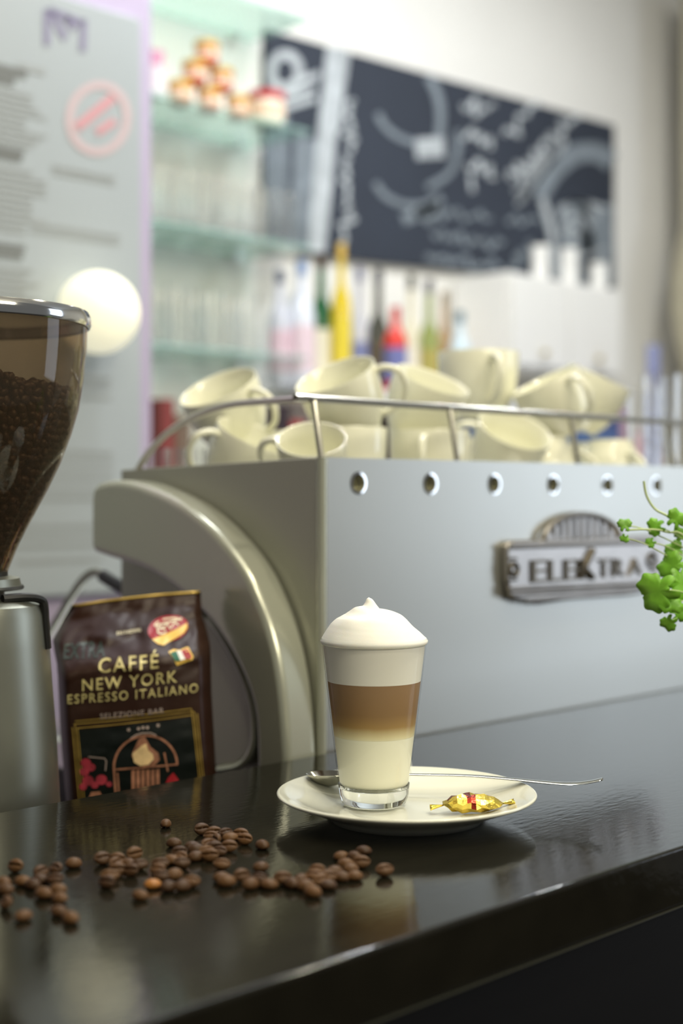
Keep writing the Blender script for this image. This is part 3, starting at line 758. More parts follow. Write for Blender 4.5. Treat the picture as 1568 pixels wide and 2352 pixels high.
# ------------------------------------------------------------------ spoon
spn = empty('latte_spoon', dr(.905, .06, .017), 'long steel latte spoon lying behind the glass across the saucer', 'spoon')
hpts = [dr(.9195, .0070, .0188), dr(.9188, .018, .0194), dr(.9145, .045, .0194), dr(.909, .080, .0198), (dr(.903, .105, .0191)), dr(.898, .124, .0182), dr(.893, .141, .0180), dr(.889, .153, .0196), dr(.886, .1625, .0222)]
hc = catmull(hpts, 8)
rad = [.0016 + .0016 * max(0, (i / len(hc) - .35)) for i in range(len(hc))]
hm = MB(); v = []; f = []
for i, p in enumerate(hc):
    t = (hc[min(i + 1, len(hc) - 1)] - hc[max(i - 1, 0)]).normalized(); sd = t.cross(UP).normalized(); nu = sd.cross(t)
    wd = .0022 + .0034 * (i / len(hc)) ** 1.5; th = .00075
    if i == len(hc) - 1: wd *= .6
    for k in range(10):
        a = 2 * math.pi * k / 10; v.append(p + sd * wd * math.cos(a) + nu * th * math.sin(a))
for i in range(len(hc) - 1):
    for k in range(10):
        k2 = (k + 1) % 10; f.append((i * 10 + k, i * 10 + k2, (i + 1) * 10 + k2, (i + 1) * 10 + k))
f.append(tuple(range(10))); f.append(tuple((len(hc) - 1) * 10 + k for k in range(10)))
hm.add(v, f); hm.build('handle', M['steel'], spn, sharp=60)
bw = MB(); v = []; f = []; n = 32; K = 8
bc = dr(.9205, -.0070, 0); ax = (dr(.9165, .010, 0) - dr(.920, -.021, 0)).normalized(); sd = Vector((-ax.y, ax.x, 0))
for side in (0, 1):
    for k in range(K + 1):
        t = k / K
        for i in range(n):
            a = 2 * math.pi * i / n; x = math.cos(a) * .0160 * t; y = math.sin(a) * .0092 * t * (1 - .18 * math.cos(a))
            z = .0180 + .0078 * (t * t - 1) - side * .0006 + .0006 * (x / .0165)
            v.append(bc + ax * x + sd * y + UP * (z + .0012))
for side in (0, 1):
    for k in range(K):
        for i in range(n):
            i2 = (i + 1) % n; b0 = side * (K + 1) * n; f.append((b0 + k * n + i, b0 + k * n + i2, b0 + (k + 1) * n + i2, b0 + (k + 1) * n + i))
for i in range(n):
    i2 = (i + 1) % n; b0 = K * n; b1 = (K + 1) * n + K * n; f.append((b0 + i, b0 + i2, b1 + i2, b1 + i))
bw.add(v, f); bw.build('bowl', M['steel'], spn, sharp=60)

# ------------------------------------------------------------------ wrapped sweet
cc = dr(.868, .0800, .0060)
candy = empty('wrapped_sweet', cc, 'small gold and red foil wrapped sweet on the saucer', 'sweet')
cb = MB(); v = []; f = []; mi = []
NX, NA = 13, 11
prof_h = [(-1, .10), (-.92, .18), (-.80, .55), (-.55, .95), (-.2, 1.12), (0, 1.15), (.25, 1.0), (.55, .85), (.8, .55), (.93, .2), (1, .10)]
for j in range(NX + 1):
    u = -1 + 2 * j / NX; s = lerp_tab(prof_h, u)
    for i in range(NA):
        a = 2 * math.pi * i / NA; c_, s_ = math.cos(a), math.sin(a)
        q = 1 / (abs(c_) ** 1.6 + abs(s_) ** 1.6) ** (1 / 1.6)
        y = c_ * q * .0095 * (.35 + .65 * s); z = s_ * q * .0056 * s + .0050
        cz = .0016 * noise.noise(Vector((u * 4, a * 1.3, 2.2))) + .0007 * noise.noise(Vector((u * 9, a * 3, 7)))
        z = max(0.0003, z + cz * (1 if s > .3 else .2)); 
        v.append(cc + RIGHT * (u * .0182 + .0006 * noise.noise(Vector((a, u * 5, 1)))) + VIEW * (y + cz) + UP * z)
for j in range(NX):
    u = -1 + 2 * (j + .5) / NX
    for i in range(NA):
        i2 = (i + 1) % NA; f.append((j * NA + i, j * NA + i2, (j + 1) * NA + i2, (j + 1) * NA + i))
        a = 2 * math.pi * (i + .5) / NA
        top = math.sin(a) > .25
        stripe = (-.28 < u < .02 and math.sin(a) > -.2 and noise.noise(Vector((u * 9, a * 2.5, 3))) > -.1)
        back = top and math.cos(a) > -.15 and abs(u) < .8 and (u < -.3 or u > .05)
        mi.append(1 if (stripe or back) else 0)
b0 = len(cb.v); cb.v += [tuple(p) for p in v]; cb.f += f; cb.mi += mi
cb.build('wrapper_body', [M['wrap'], M['wrapred']], candy, smooth=False)
for sgn, ln, lift in ((-1, .0085, .0040), (1, .0080, .0048)):
    tw = MB(); v = []; f = []
    for j in range(6):
        t = j / 5
        for i in range(9):
            y = (i / 8 - .5); wv = .0012 * math.sin(i * 2.4 + sgn) * (.2 + t)
            v.append(cc + RIGHT * sgn * (.0175 + ln * t) + VIEW * (y * (.0016 + .0075 * t)) + UP * (lift + wv - .0012 * t + (.002 * t if sgn > 0 else 0)))
    for j in range(5):
        for i in range(8): f.append((j * 9 + i, j * 9 + i + 1, (j + 1) * 9 + i + 1, (j + 1) * 9 + i))
    tw.add(v, f); o = tw.build('twisted_end', M['wrap'], candy, sharp=30)
    md = o.modifiers.new('foil', 'SOLIDIFY'); md.thickness = .0002

# ------------------------------------------------------------------ beans on the counter
A_ = [(142, 363, 's'), (25, 485, 'd'), (40, 535, 'd'), (77, 640, 's'), (175, 728, 'd'), (170, 470, 'd'), (285, 410, 's'), (300, 455, 'd'), (245, 497, 'd'), (435, 380, 's'), (420, 460, 's'), (550, 340, 'd'), (325, 565, 'd'), (435, 535, 'd'), (450, 600, 'd'), (440, 695, 'd'), (530, 748, 'd'),
      (755, 308, 's'), (885, 308, 's'), (855, 345, 's'), (880, 388, 's'), (990, 272, 's'), (962, 340, 'd'), (1045, 350, 's'), (995, 392, 's'), (825, 436, 's'), (820, 484, 's'),
      (1050, 575, 'd'), (1145, 492, 'o'), (1265, 515, 'd'), (1360, 510, 'd'), (1440, 478, 's'), (1205, 345, 's'), (1285, 313, 'd'), (1195, 388, 's'), (1215, 438, 's'), (1305, 425, 'd'), (1365, 293, 's'), (1360, 342, 's'), (1348, 255, 's'), (1303, 185, 'd'), (1440, 205, 'd'), (1472, 235, 'd'), (1468, 288, 'd'), (1242, 40, 'd'), (1500, 88, 's')]
B_ = [(150, 203, 's'), (175, 175, 's'), (238, 182, 's'), (210, 230, 's'), (290, 210, 'd'), (375, 190, 's'), (412, 226, 's'), (285, 278, 's'), (118, 262, 's'), (168, 288, 's'), (105, 312, 's'), (145, 348, 's'), (217, 318, 's'), (530, 266, 'd'), (230, 415, 's'), (222, 505, 'd'), (262, 542, 'd'), (358, 500, 's'), (440, 562, 'd'), (512, 525, 's'), (580, 558, 'd'), (520, 430, 'd'), (682, 520, 's'), (750, 557, 'd'), (820, 520, 'd'), (855, 572, 'd'), (908, 618, 'd'), (948, 455, 's'), (925, 500, 's'), (1020, 505, 's'), (962, 535, 's'), (1025, 563, 'd'), (1070, 470, 'd'), (1140, 502, 'd'), (1205, 497, 'd'), (1195, 445, 'd'), (1155, 410, 'd'), (1275, 398, 's'), (1220, 358, 'd'), (1122, 348, 'd'), (1290, 307, 'd'), (1440, 462, 's')]
K_ = 480 / 1568
bp_ = [(x * K_, 1880 + y * K_, k) for x, y, k in A_] + [(440 + x * K_, 1860 + y * K_, k) for x, y, k in B_]
pos = [onZ(x, y, .0022) for x, y, k in bp_]
pos = [Vector((p.x, p.y)) for p in pos]
for it in range(160):
    for i in range(len(pos)):
        for j in range(i + 1, len(pos)):
            d = pos[j] - pos[i]; L = d.length
            if L < .0071:
                if L < 1e-6: d = Vector((1, 0)); L = 1
                q = d / L * (.0071 - min(L, .0071)) * .35
                pos[i] -= q; pos[j] += q
def imgx(p): 
    q = Vector((p.x, p.y, 0)); return q.dot(RIGHT) / q.dot(VIEW) * F + CX
ORD = ['first', 'second', 'third', 'fourth', 'fifth', 'sixth', 'seventh', 'eighth', 'ninth', 'tenth', 'eleventh', 'twelfth', 'thirteenth', 'fourteenth', 'fifteenth', 'sixteenth', 'seventeenth', 'eighteenth', 'nineteenth', 'twentieth', 'twenty-first', 'twenty-second', 'twenty-third', 'twenty-fourth', 'twenty-fifth', 'twenty-sixth', 'twenty-seventh', 'twenty-eighth', 'twenty-ninth', 'thirtieth', 'thirty-first']
def cluster(i):
    x, y, k = bp_[i]
    if k == 'o': return 'orange'
    if i == 44: return 'lone_back'
    if i == 45: return 'cracked'
    if i == len(bp_) - 1: return 'lone_right'
    if i == 27: return 'lone_front'
    if i == 59: return 'lone_mid'
    if i == 11: return 'lone_round'
    if i == 0: return 'lone_slit'
    if x < 190: return 'a'
    if x < 335: return 'b'
    if x < 440 and y > 1925 or (x < 470 and y > 2000): return 'c'
    if y < 1973 and x < 600: return 'd'
    if x < 660: return 'e'
    return 'f'
SPECIAL = {'orange': 'pale orange coffee bean among the darker roasted ones', 'lone_back': 'reddish coffee bean lying alone nearest the coffee bag', 'cracked': 'cracked golden-brown coffee bean behind the central cluster', 'lone_right': 'single coffee bean at the right end of the scatter', 'lone_front': 'dark coffee bean lying alone in front of the pale orange one', 'lone_mid': 'coffee bean lying apart between the central cluster and the saucer', 'lone_round': 'round dark coffee bean alone at the back of the left cluster', 'lone_slit': 'slit-side-up coffee bean alone behind the far left cluster'}
CL = {'a': 'far left cluster below the grinder', 'b': 'tight cluster below the coffee bag', 'c': 'loose cluster beside the pale orange bean', 'd': 'central heap behind the others', 'e': 'thin row in front of the central heap', 'f': 'cluster below the saucer'}
groups = {}
for i in range(len(bp_)): groups.setdefault(cluster(i), []).append(i)
label_of = {}
for c, ids in groups.items():
    if c in SPECIAL: label_of[ids[0]] = SPECIAL[c]; continue
    ids.sort(key=lambda i: imgx(pos[i]))
    for r_, i in enumerate(ids):
        w_ = 'leftmost' if r_ == 0 else 'rightmost' if r_ == len(ids) - 1 else ORD[r_]
        label_of[i] = f'{w_} coffee bean ' + ('in the ' if w_ in ('leftmost', 'rightmost') else 'from the left in the ') + CL[c]
for i, (x, y, k) in enumerate(bp_):
    o = bpy.data.objects.new('coffee_bean', bean_slit if k == 's' else bean_dome); col.objects.link(o)
    o.location = (pos[i].x, pos[i].y, 0)
    o.rotation_euler = (random.uniform(-.05, .05), random.uniform(-.05, .05), -math.pi / 4 + random.gauss(0, .55))
    if k == 's':       # rolled on its side so the slit shows
        o.rotation_euler.x = random.uniform(.35, 1.0)
        R_ = o.rotation_euler.to_matrix(); o.location.z = -min((R_ @ v.co).z for v in o.data.vertices) * 1.1
    if i == 21: o.rotation_euler = (math.radians(70), 0, -math.pi / 4 + .6); o.location.z = -min((o.rotation_euler.to_matrix() @ v.co).z for v in o.data.vertices) * 1.1
    s = random.uniform(1.0, 1.15); o.scale = (s, s, s * random.uniform(.95, 1.1))
    if k == 'o':
        o.data = bean_dome.copy(); o.data.materials[0] = M['beanlight']
    tag(o, label_of[i], 'coffee bean', 'roasted beans scattered on the counter')

# ------------------------------------------------------------------ herb in a pot beside the frame
HD = .985
pot_c = dr(1.05, .335, 0)
herb = empty('potted_herb', pot_c, 'bright green leafy parsley reaching in from the right edge', 'plant')
MB().lathe([(.0001, 0), (.030, 0), (.040, .062), (.042, .062), (.042, .072), (.037, .072), (.036, .060), (.0001, .060)], pot_c, 40).build('pot', M['pot'], herb)
MB().lathe([(.0001, .0605), (.0355, .0605), (.0355, .064), (.0001, .066)], pot_c, 32).build('soil', M['soil'], herb)
crown = pot_c + UP * .064
leaves = [(1434, 1206, 17, .975, 90), (1434, 1236, 11, .975, 250), (1506, 1210, 22, .985, 190), (1552, 1192, 26, .98, 60), (1494, 1246, 13, .985, 215), (1548, 1262, 22, 1.0, 120), (1545, 1300, 34, .99, 150), (1568, 1230, 22, 1.0, 80), (1512, 1358, 48, .965, 200), (1562, 1340, 40, .98, 330), (1540, 1385, 28, .965, 270), (1536, 1430, 21, .97, 235), (1560, 1408, 24, .975, 20), (1600, 1290, 40, 1.0, 40), (1610, 1360, 40, 1.0, 350), (1595, 1200, 30, 1.01, 70)]
def leaf(px, py, R, d, ang, k):
    c = atd(px, py, d); R = R / F * d; m = MB(); n = 60; v = [c]; f = []
    tilt = random.uniform(-.5, .5); tl2 = random.uniform(-.4, .4)
    for rr in (.5, 1.0):
        for i in range(n):
            a = 2 * math.pi * i / n
            lob = .53 + .40 * abs(math.cos(1.5 * (a - math.pi))) ** .7 + .055 * math.cos(10 * a) 
            if abs(a - math.pi) < .3: lob *= .45
            r = R * 1.12 * lob * rr
            x = r * math.cos(a); y = r * math.sin(a)
            A = math.radians(ang); X = x * math.cos(A) - y * math.sin(A); Y = x * math.sin(A) + y * math.cos(A)
            dep = X * tilt + Y * tl2 + .25 * R * (rr ** 2) * math.cos(3 * a) * .4
            v.append(c + RIGHT * X + UP * Y + VIEW * dep)
    for i in range(n):
        i2 = (i + 1) % n; f.append((0, 1 + i, 1 + i2)); f.append((1 + i, 1 + n + i, 1 + n + i2, 1 + i2))
    m.add(v, f); o = m.build('leaf', M['leaf'], herb, sharp=80)
    md = o.modifiers.new('blade', 'SOLIDIFY'); md.thickness = .0004
    return c
for k, L in enumerate(leaves):
    c = leaf(*L, k)
    mid = c.lerp(crown, .45) + UP * (.018 + .01 * random.random())
    MB().tube(catmull([crown + Vector((random.uniform(-.01, .01), random.uniform(-.01, .01), 0)), crown.lerp(mid, .5) + UP * .022, mid, c.lerp(mid, .3) + UP * .003, c + VIEW * .001], 5), .0005, 6).build('stem', M['stem'], herb)
MB().tube(catmull([atd(1478, 1105, .99), atd(1485, 1140, .99), atd(1505, 1170, .99), atd(1542, 1192, .985), atd(1620, 1260, 1.02), crown], 6), .0009, 6).build('stem', M['stem'], herb)
MB().tube(catmull([atd(1436, 1218, .977), atd(1480, 1216, .98), atd(1530, 1222, .985), atd(1600, 1260, 1.0), crown], 6), .0008, 6).build('stem', M['stem'], herb)

# ------------------------------------------------------------------ cups on the machine
CUPB = [(.0001, .0025), (.019, .0025), (.0200, 0), (.0228, 0), (.0232, .0030), (.0290, .012), (.0345, .026), (.0368, .042), (.0375, .0600), (.0372, .0610), (.0365, .0610), (.0355, .0600), (.0346, .042), (.0322, .027), (.0265, .014), (.016, .0065), (.0001, .006)]
CUPS = [(.0001, .0025), (.017, .0025), (.0185, 0), (.0205, 0), (.0212, .0030), (.0250, .012), (.0275, .026), (.0286, .042), (.0292, .0510), (.0287, .0520), (.0280, .0520), (.0272, .0510), (.0262, .040), (.0248, .026), (.0215, .012), (.015, .0060), (.0001, .0055)]
def cup_meshes(prof, rr, h):
    a = MB().lathe(prof, n=56); hnd = MB()
    pts = [(rr * .93, 0, h * .86), (rr * 1.20, 0, h * .90), (rr * 1.52, 0, h * .80), (rr * 1.60, 0, h * .58), (rr * 1.42, 0, h * .36), (rr * 1.08, 0, h * .24), (rr * .80, 0, h * .22)]
    hnd.tube(catmull(pts, 6), .0036, 10, flat=.8)
    return a, hnd
cup_proto = {}
for key, pr_, rr, h in (('b', CUPB, .0365, .061), ('s', CUPS, .0285, .052), ('m', [(r, z * 1.2) for r, z in CUPB], .0365, .0732)):
    a, hn = cup_meshes(pr_, rr, h); A = a.build('cup', M['porcelain'], sharp=60); H = hn.build('handle', M['porcelain'], sharp=60)
    cup_proto[key] = (A.data, H.data, h); bpy.data.objects.remove(A); bpy.data.objects.remove(H)
def place_cup(key, rim_px, d, axis, hang, label, base_z=None, scale=1, name='coffee_cup'):
    me, hm_, h = cup_proto[key]
    ax = (RIGHT * axis[0] + UP * axis[1] - VIEW * axis[2]).normalized()
    ref = RIGHT * math.cos(math.radians(hang)) - VIEW * math.sin(math.radians(hang))      # handle heading: 0 right, 90 to the camera
    xx = (ref - ax * ref.dot(ax)).normalized(); yy = ax.cross(xx)
    p = atd(rim_px[0], rim_px[1], d) - ax * h * scale
    if base_z is not None: p.z = base_z
    R = Matrix((xx, yy, ax)).transposed().to_4x4()
    o = bpy.data.objects.new(name, me); col.objects.link(o); o.matrix_world = Matrix.Translation(p) @ R @ Matrix.Scale(scale, 4)
    c = bpy.data.objects.new('handle', hm_); col.objects.link(c); c.parent = o
    return tag(o, label, 'cup', 'white cups piled on the espresso machine')
TZ = .1856
place_cup('s', (715, 1008), 1.165, (-.04, .80, .50), 200, 'small espresso cup tilted forward behind the first rail post')
place_cup('m', (792, 955), 1.27, (0, 1, 0), 150, 'cream cup standing upright under the big tilted cup', TZ)
place_cup('b', (768, 860), 1.27, (-.34, .85, .36), 10, 'big cup tilted left on top, open rim towards the camera')
place_cup('b', (500, 888), 1.30, (-.34, .85, .40), 40, 'leftmost cup of the pile, tilted left with open rim')
place_cup('b', (590, 1000), 1.255, (.36, .84, .25), 150, 'lower left cup leaning right, handle loop at its left')
place_cup('m', (668, 960), 1.35, (0, 1, 0), 0, 'cup half hidden behind the small espresso cup', TZ)
place_cup('m', (985, 950), 1.325, (0, 1, 0), 100, 'upright cup with its handle towards the camera, behind second post', TZ)
place_cup('b', (993, 872), 1.35, (.32, .86, .30), 200, 'cup leaning right on top, between big tilted cup and topmost cup')
place_cup('m', (1098, 965), 1.51, (0, 1, 0), 60, 'upright cup at the back of the tray under the topmost cup', TZ)
place_cup('b', (1098, 810), 1.51, (0, 1, 0), 75, 'topmost cup of the pile, handle towards the camera', None, 1.15)
place_cup('b', (1183, 985), 1.395, (.25, .78, .48), 180, 'cup tipped towards the camera beneath the topmost cup')
place_cup('m', (1250, 985), 1.475, (0, -1, 0), 20, 'upside-down cup just left of the third rail post', TZ + .0734)
place_cup('b', (1250, 873), 1.475, (-.42, .85, .10), 60, 'cup leaning left above the upside-down cup')
place_cup('m', (1402, 985), 1.56, (0, -1, 0), 60, 'upside-down cup right of the third post, beside the tumblers', TZ + .0734)
place_cup('b', (1378, 866), 1.565, (.40, .86, .12), 240, 'cup leaning right at the right end of the pile')
place_cup('m', (1328, 985), 1.67, (0, 1, 0), 90, 'cup half hidden between the two upside-down cups', TZ)
place_cup('m', (1185, 985), 1.57, (0, 1, 0), 90, 'cup half hidden behind the cup tipped towards the camera', TZ)
def tumbler(loc, r, h, label, grp, name='glass_tumbler', up=True, mt=None, n=28):
    pr_ = [(.0001, 0), (r * .80, 0), (r * .82, .002), (r, h), (r - .0012, h), (r * .78, .006), (.0001, .006)]
    if not up: pr_ = [(a, h - b_) for a, b_ in pr_]
    o = MB().lathe(pr_, (0, 0, 0), n).build(name, mt or M['tumblersolid'], sharp=50 if n > 12 else 20); o.location = loc
    return tag(o, label, 'glass', grp)
for (px, d, r, h, lb) in ((1478, 1.62, .021, .115, 'clear tumbler on the tray just right of the cups'), (1518, 1.565, .022, .125, 'tall clear tumbler in front of the other tray glasses'), (1562, 1.64, .024, .130, 'clear tumbler at the right end of the machine tray'),
                        (362, 1.285, .011, .035, 'small clear shot glass under the low end of the rail'), (404, 1.305, .010, .036, 'small clear shot glass second from the left rail end'), (447, 1.262, .010, .034, 'small clear shot glass beside the lower left cup')):
    p = atd(px, 1000, d); tumbler((p.x, p.y, TZ + .0002), r, h + .02, lb, 'clear glasses on the machine tray', mt=M['cutglass'], n=10)

# ------------------------------------------------------------------ back wall: shelves, jars, glasses
SX1 = 1.853; SX0 = 1.02; SF = WY - .165
shelf_z = [1.088, .877, .660, .450]
sl = ['topmost green glass shelf on the back wall', 'green glass shelf carrying the gold jars', 'green glass shelf carrying the sparkling tumblers', 'lowest green glass shelf, behind the cup pile']
for z, lb in zip(shelf_z, sl):
    o = empty('glass_shelf', ((SX0 + SX1) / 2, WY - .08, z), lb, 'shelf', 'glass shelves on the back wall')
    MB().box(SX0, SX1, SF, WY - .001, z, z + .008).build('shelf_pane', M['shelfglass'], o, smooth=False)
    for x in (SX1 - .06, SX0 + .25):
        MB().box(x - .006, x + .006, WY - .03, WY, z - .012, z - .0005).build('bracket', M['chrome'], o)
def jar(px, z, Y, r, h, body, lid, label, grp):
    p = onY(px, 500, Y); o = MB().lathe([(.0001, 0), (r * .8, 0), (r, h * .2), (r, h * .68), (r * .92, h * .74), (.0001, h * .74)], (0, 0, 0), 28).build('jam_jar', colour(body), sharp=40)
    o.location = (p.x, p.y, z); tag(o, label, 'jar', grp)
    l = MB().lathe([(.0001, h * .74), (r * 1.04, h * .74), (r * 1.04, h * .98), (r * .95, h), (.0001, h)], (0, 0, 0), 28).build('lid', colour(lid, .3), o, sharp=40); l.matrix_parent_inverse = Matrix()
    b_ = MB().lathe([(r * 1.005, h * .25), (r * 1.005, h * .60)], (0, 0, 0), 28).build('paper_label', colour('#e3c3a5', .6), o); b_.matrix_parent_inverse = Matrix()
    return o
z2 = .885; JY = SF + .04
g_ = 'gold-lidded jars on the glass shelf'
jar(414, z2, JY, .0215, .041, '#c06f40', '#c9a436', 'gold-lidded jar at the lower left of the pyramid', g_)
jar(480, z2, JY, .0215, .041, '#bf5f40', '#c9a436', 'gold-lidded jar at the middle of the pyramid base', g_)
jar(546, z2, JY, .0215, .041, '#c06f40', '#c9a436', 'gold-lidded jar at the lower right beside the red-lidded jar', g_)
jar(446, z2 + .0415, JY, .0215, .041, '#bb3a2a', '#c9a436', 'gold-lidded jar in the second tier, left', g_)
jar(508, z2 + .0415, JY, .0215, .041, '#bb3a2a', '#c9a436', 'gold-lidded jar in the second tier, right', g_)
jar(474, z2 + .0830, JY, .0215, .041, '#c24634', '#c9a436', 'gold-lidded jar topping the pyramid', g_)
jar(612, z2, JY, .034, .062, '#efe9d6', '#b3222c', 'larger cream jar with a red lid beside the pyramid', 'red-lidded jar')
for k in range(3):
    p = onY(352, 500, JY); o = MB().lathe([(.0001, 0), (.016, 0), (.020, .026), (.018, .026), (.014, .003), (.0001, .003)], n=24).build('small_bowl', colour('#e6d9de' if k < 2 else '#d59ab4'), sharp=50); o.location = (p.x, p.y, z2 + k * .027)
    tag(o, ['white bowl at the bottom of the small stack by the lavender wall', 'white bowl in the middle of the small stack by the lavender wall', 'pink bowl on top of the small stack by the lavender wall'][k], 'bowl', 'small bowls stacked on the shelf')
row3 = [(368, .05), (400, .10), (432, .05), (466, .10), (498, .05), (530, .11), (562, .05), (596, .10), (628, .05), (660, .10)]
for k, (px, off) in enumerate(row3):
    p = onY(px, 500, SF + off); tumbler((p.x, p.y, .6682), .0235, .115 if k % 2 else .10, f'{ORD[k]} tumbler from the lavender wall on the third glass shelf', 'tumblers on the third shelf')
row4 = [(372, .05), (410, .09), (450, .05), (490, .10), (530, .05), (566, .10)]
for k, (px, off) in enumerate(row4):
    p = onY(px, 700, SF + off); tumbler((p.x, p.y, .4582), .0235, .12 if k % 2 else .10, f'{ORD[k]} tumbler from the lavender wall on the lowest glass shelf', 'tumblers on the lowest shelf')

# ledge, back counter and bottles
BCZ = .10
bc_ = empty('back_counter', (2.4, 1.95, -1.1), 'white back counter along the rear wall under the bottle ledge', 'counter')
MB().box(1.235, 3.95, 1.72, WY - .001, BCZ - .04, BCZ).build('worktop', M['white_panel'], bc_, bevel=.003)
MB().box(1.24, 3.95, 1.74, WY - .001, -1.1, BCZ - .04).build('cabinet', M['greywhite'], bc_)
LZ = .402
lg = empty('bottle_ledge', (2.3, WY - .1, LZ), 'pale wall ledge carrying the coloured bottles', 'ledge')
MB().box(1.87, 2.75, 1.90, WY - .001, LZ - .02, LZ).build('ledge_board', M['white_panel'], lg, bevel=.002)
for x in (1.95, 2.65): MB().box(x - .01, x + .01, 1.95, WY - .001, LZ - .08, LZ - .0205).build('bracket', M['greywhite'], lg)
def bottle(px, Y, h, r, glassc, capc, labc, label, neck=.32, m=None):
    p = onY(px, 700, Y); nk = 1 - neck
    o = MB().lathe([(.0001, 0), (r * .95, 0), (r, h * .02), (r, h * (nk - .12)), (r * .85, h * (nk - .05)), (r * .42, h * (nk + .04)), (r * .34, h * .90), (r * .38, h * .90), (r * .38, h * .93), (.0001, h * .93)], n=28).build('bottle', m or colour(glassc, .08), sharp=50)
    o.location = (p.x, p.y, LZ); tag(o, label, 'bottle', 'bottles on the wall ledge')
    c = MB().lathe([(r * .42, h * .88), (r * .42, h), (.0001, h)], n=20).build('cap', colour(capc, .3), o); c.matrix_parent_inverse = Matrix()
    l = MB().lathe([(r * 1.01, h * .12), (r * 1.01, h * (nk - .2))], n=28).build('paper_label', colour(labc, .5), o); l.matrix_parent_inverse = Matrix()
bottle(642, 1.98, .22, .022, '#c9cbd6', '#5b6178', '#d9bcc8', 'pale bottle with pink label at the left end of the ledge')
bottle(692, 1.96, .24, .026, '#dfe3ee', '#8aa0c8', '#e6cfd9', 'white bottle with blue cap and pink label left of the dark green bottle')
bottle(672, 2.05, .19, .020, '#c2d2e6', '#d9d9e2', '#b9d3e4', 'short pale blue bottle behind the white blue-capped one')
bottle(737, 2.00, .27, .024, '#1d5a34', '#3b2a20', '#e9e4cf', 'dark green bottle with cream label left of the yellow one', .36)
bottle(783, 1.96, .285, .020, '#d9bf2a', '#d8b24a', '#e3cd3a', 'slender yellow bottle with yellow cap')
bottle(826, 2.00, .255, .022, '#c9c9d2', '#7d7f9a', '#7f86b4', 'clear bottle with violet label right of the yellow one', .40)
bottle(868, 1.97, .250, .022, '#3e4038', '#3a3c46', '#5a5040', 'dark brown bottle right of the violet-labelled one', .40)
bottle(908, 1.93, .170, .023, '#d9372a', '#c92a22', '#7277b0', 'short red-topped bottle with blue label in front', .28)
bottle(944, 2.00, .255, .021, '#e4ddc4', '#4b4a38', '#efe9da', 'cream bottle with dark cap behind the red-topped one', .40)
bottle(985, 1.97, .245, .021, '#8f9a55', '#4b4a52', '#b0a558', 'olive bottle right of the cream one', .40)
bottle(1020, 2.02, .235, .020, '#a98a62', '#9b8a70', '#b8604f', 'amber bottle with reddish label near the right end', .36)
bottle(1056, 1.96, .185, .024, '#cfe0ea', '#6a8796', '#dcebf2', 'pale clear bottle with grey-blue cap at the right end of the ledge')
# boxes below the ledge, on the back counter
def crate(px0, px1, Y0, Y1, h, m, name, label, cat, z=BCZ):
    a = onY(px0, 900, Y0).x; b_ = onY(px1, 900, Y0).x
    o = MB().box(a, b_, Y0, Y1, z, z + h).build(name, m, bevel=.003, origin=((a + b_) / 2, (Y0 + Y1) / 2, z)); return tag(o, label, cat)
crate(622, 668, 1.93, 2.08, .265, M['darkbox'], 'storage_box', 'dark brown box under the left end of the bottle ledge', 'box')
crate(672, 700, 1.93, 2.07, .235, M['redbox'], 'storage_box', 'red box beside the dark brown box under the ledge', 'box')
crate(905, 1030, 1.93, 2.07, .27, M['darkbox'], 'storage_box', 'dark long box under the right half of the ledge', 'box')
crate(372, 402, 1.90, 2.05, .26, colour('#7d3330', .6), 'tea_carton', 'red carton under the lowest shelf beside the lavender wall', 'carton')
crate(404, 440, 1.91, 2.05, .235, colour('#6d5a4a', .6), 'tea_carton', 'brown carton next to the red carton under the lowest shelf', 'carton')
crate(1185, 1420, 1.76, 1.95, .235, M['blue'], 'storage_crate', 'blue crate on the back counter behind the right cups', 'crate')
# white wall cabinet with canisters
ca = onY(1165, 700, 1.93).x; cb_ = onY(1415, 700, 1.93).x; ctop = EYE + (HY - 655) / F * 3.3; cbot = EYE + (HY - 860) / F * 3.3
wc = empty('wall_cabinet', ((ca + cb_) / 2, 2.0, cbot), 'white wall cabinet below the right end of the blackboard', 'cabinet')
MB().box(ca, cb_, 1.93, WY - .014, cbot, ctop).build('cabinet_body', M['white_panel'], wc, bevel=.003)
for k in range(2):
    xa = ca + (cb_ - ca) * k / 2 + .004; xb = ca + (cb_ - ca) * (k + 1) / 2 - .004
    dr_ = MB().box(xa, xb, 1.915, 1.929, cbot + .004, ctop - .004).build('door', M['white_panel'], wc, bevel=.002)
    MB().lathe([(.0001, 0), (.007, 0), (.007, .01), (.0001, .01)], ((xa + xb) / 2, 1.905, cbot + .03), 16).build('knob', M['brass'], dr_)
for px, h, w_, lb in ((1240, .075, .0195, 'white canister on the wall cabinet, left of three'), (1306, .082, .0195, 'white canister on the wall cabinet, middle of three'), (1374, .062, .0195, 'short white canister on the wall cabinet, right of three')):
    p = onY(px, 640, 1.955)
    o = MB().lathe([(.0001, 0), (w_, 0), (w_, h * .85), (w_ * 1.04, h * .86), (w_ * 1.04, h), (.0001, h)], n=28).build('canister', M['white_panel'], sharp=40); o.location = (p.x, p.y, ctop); tag(o, lb, 'canister', 'white canisters on the wall cabinet')
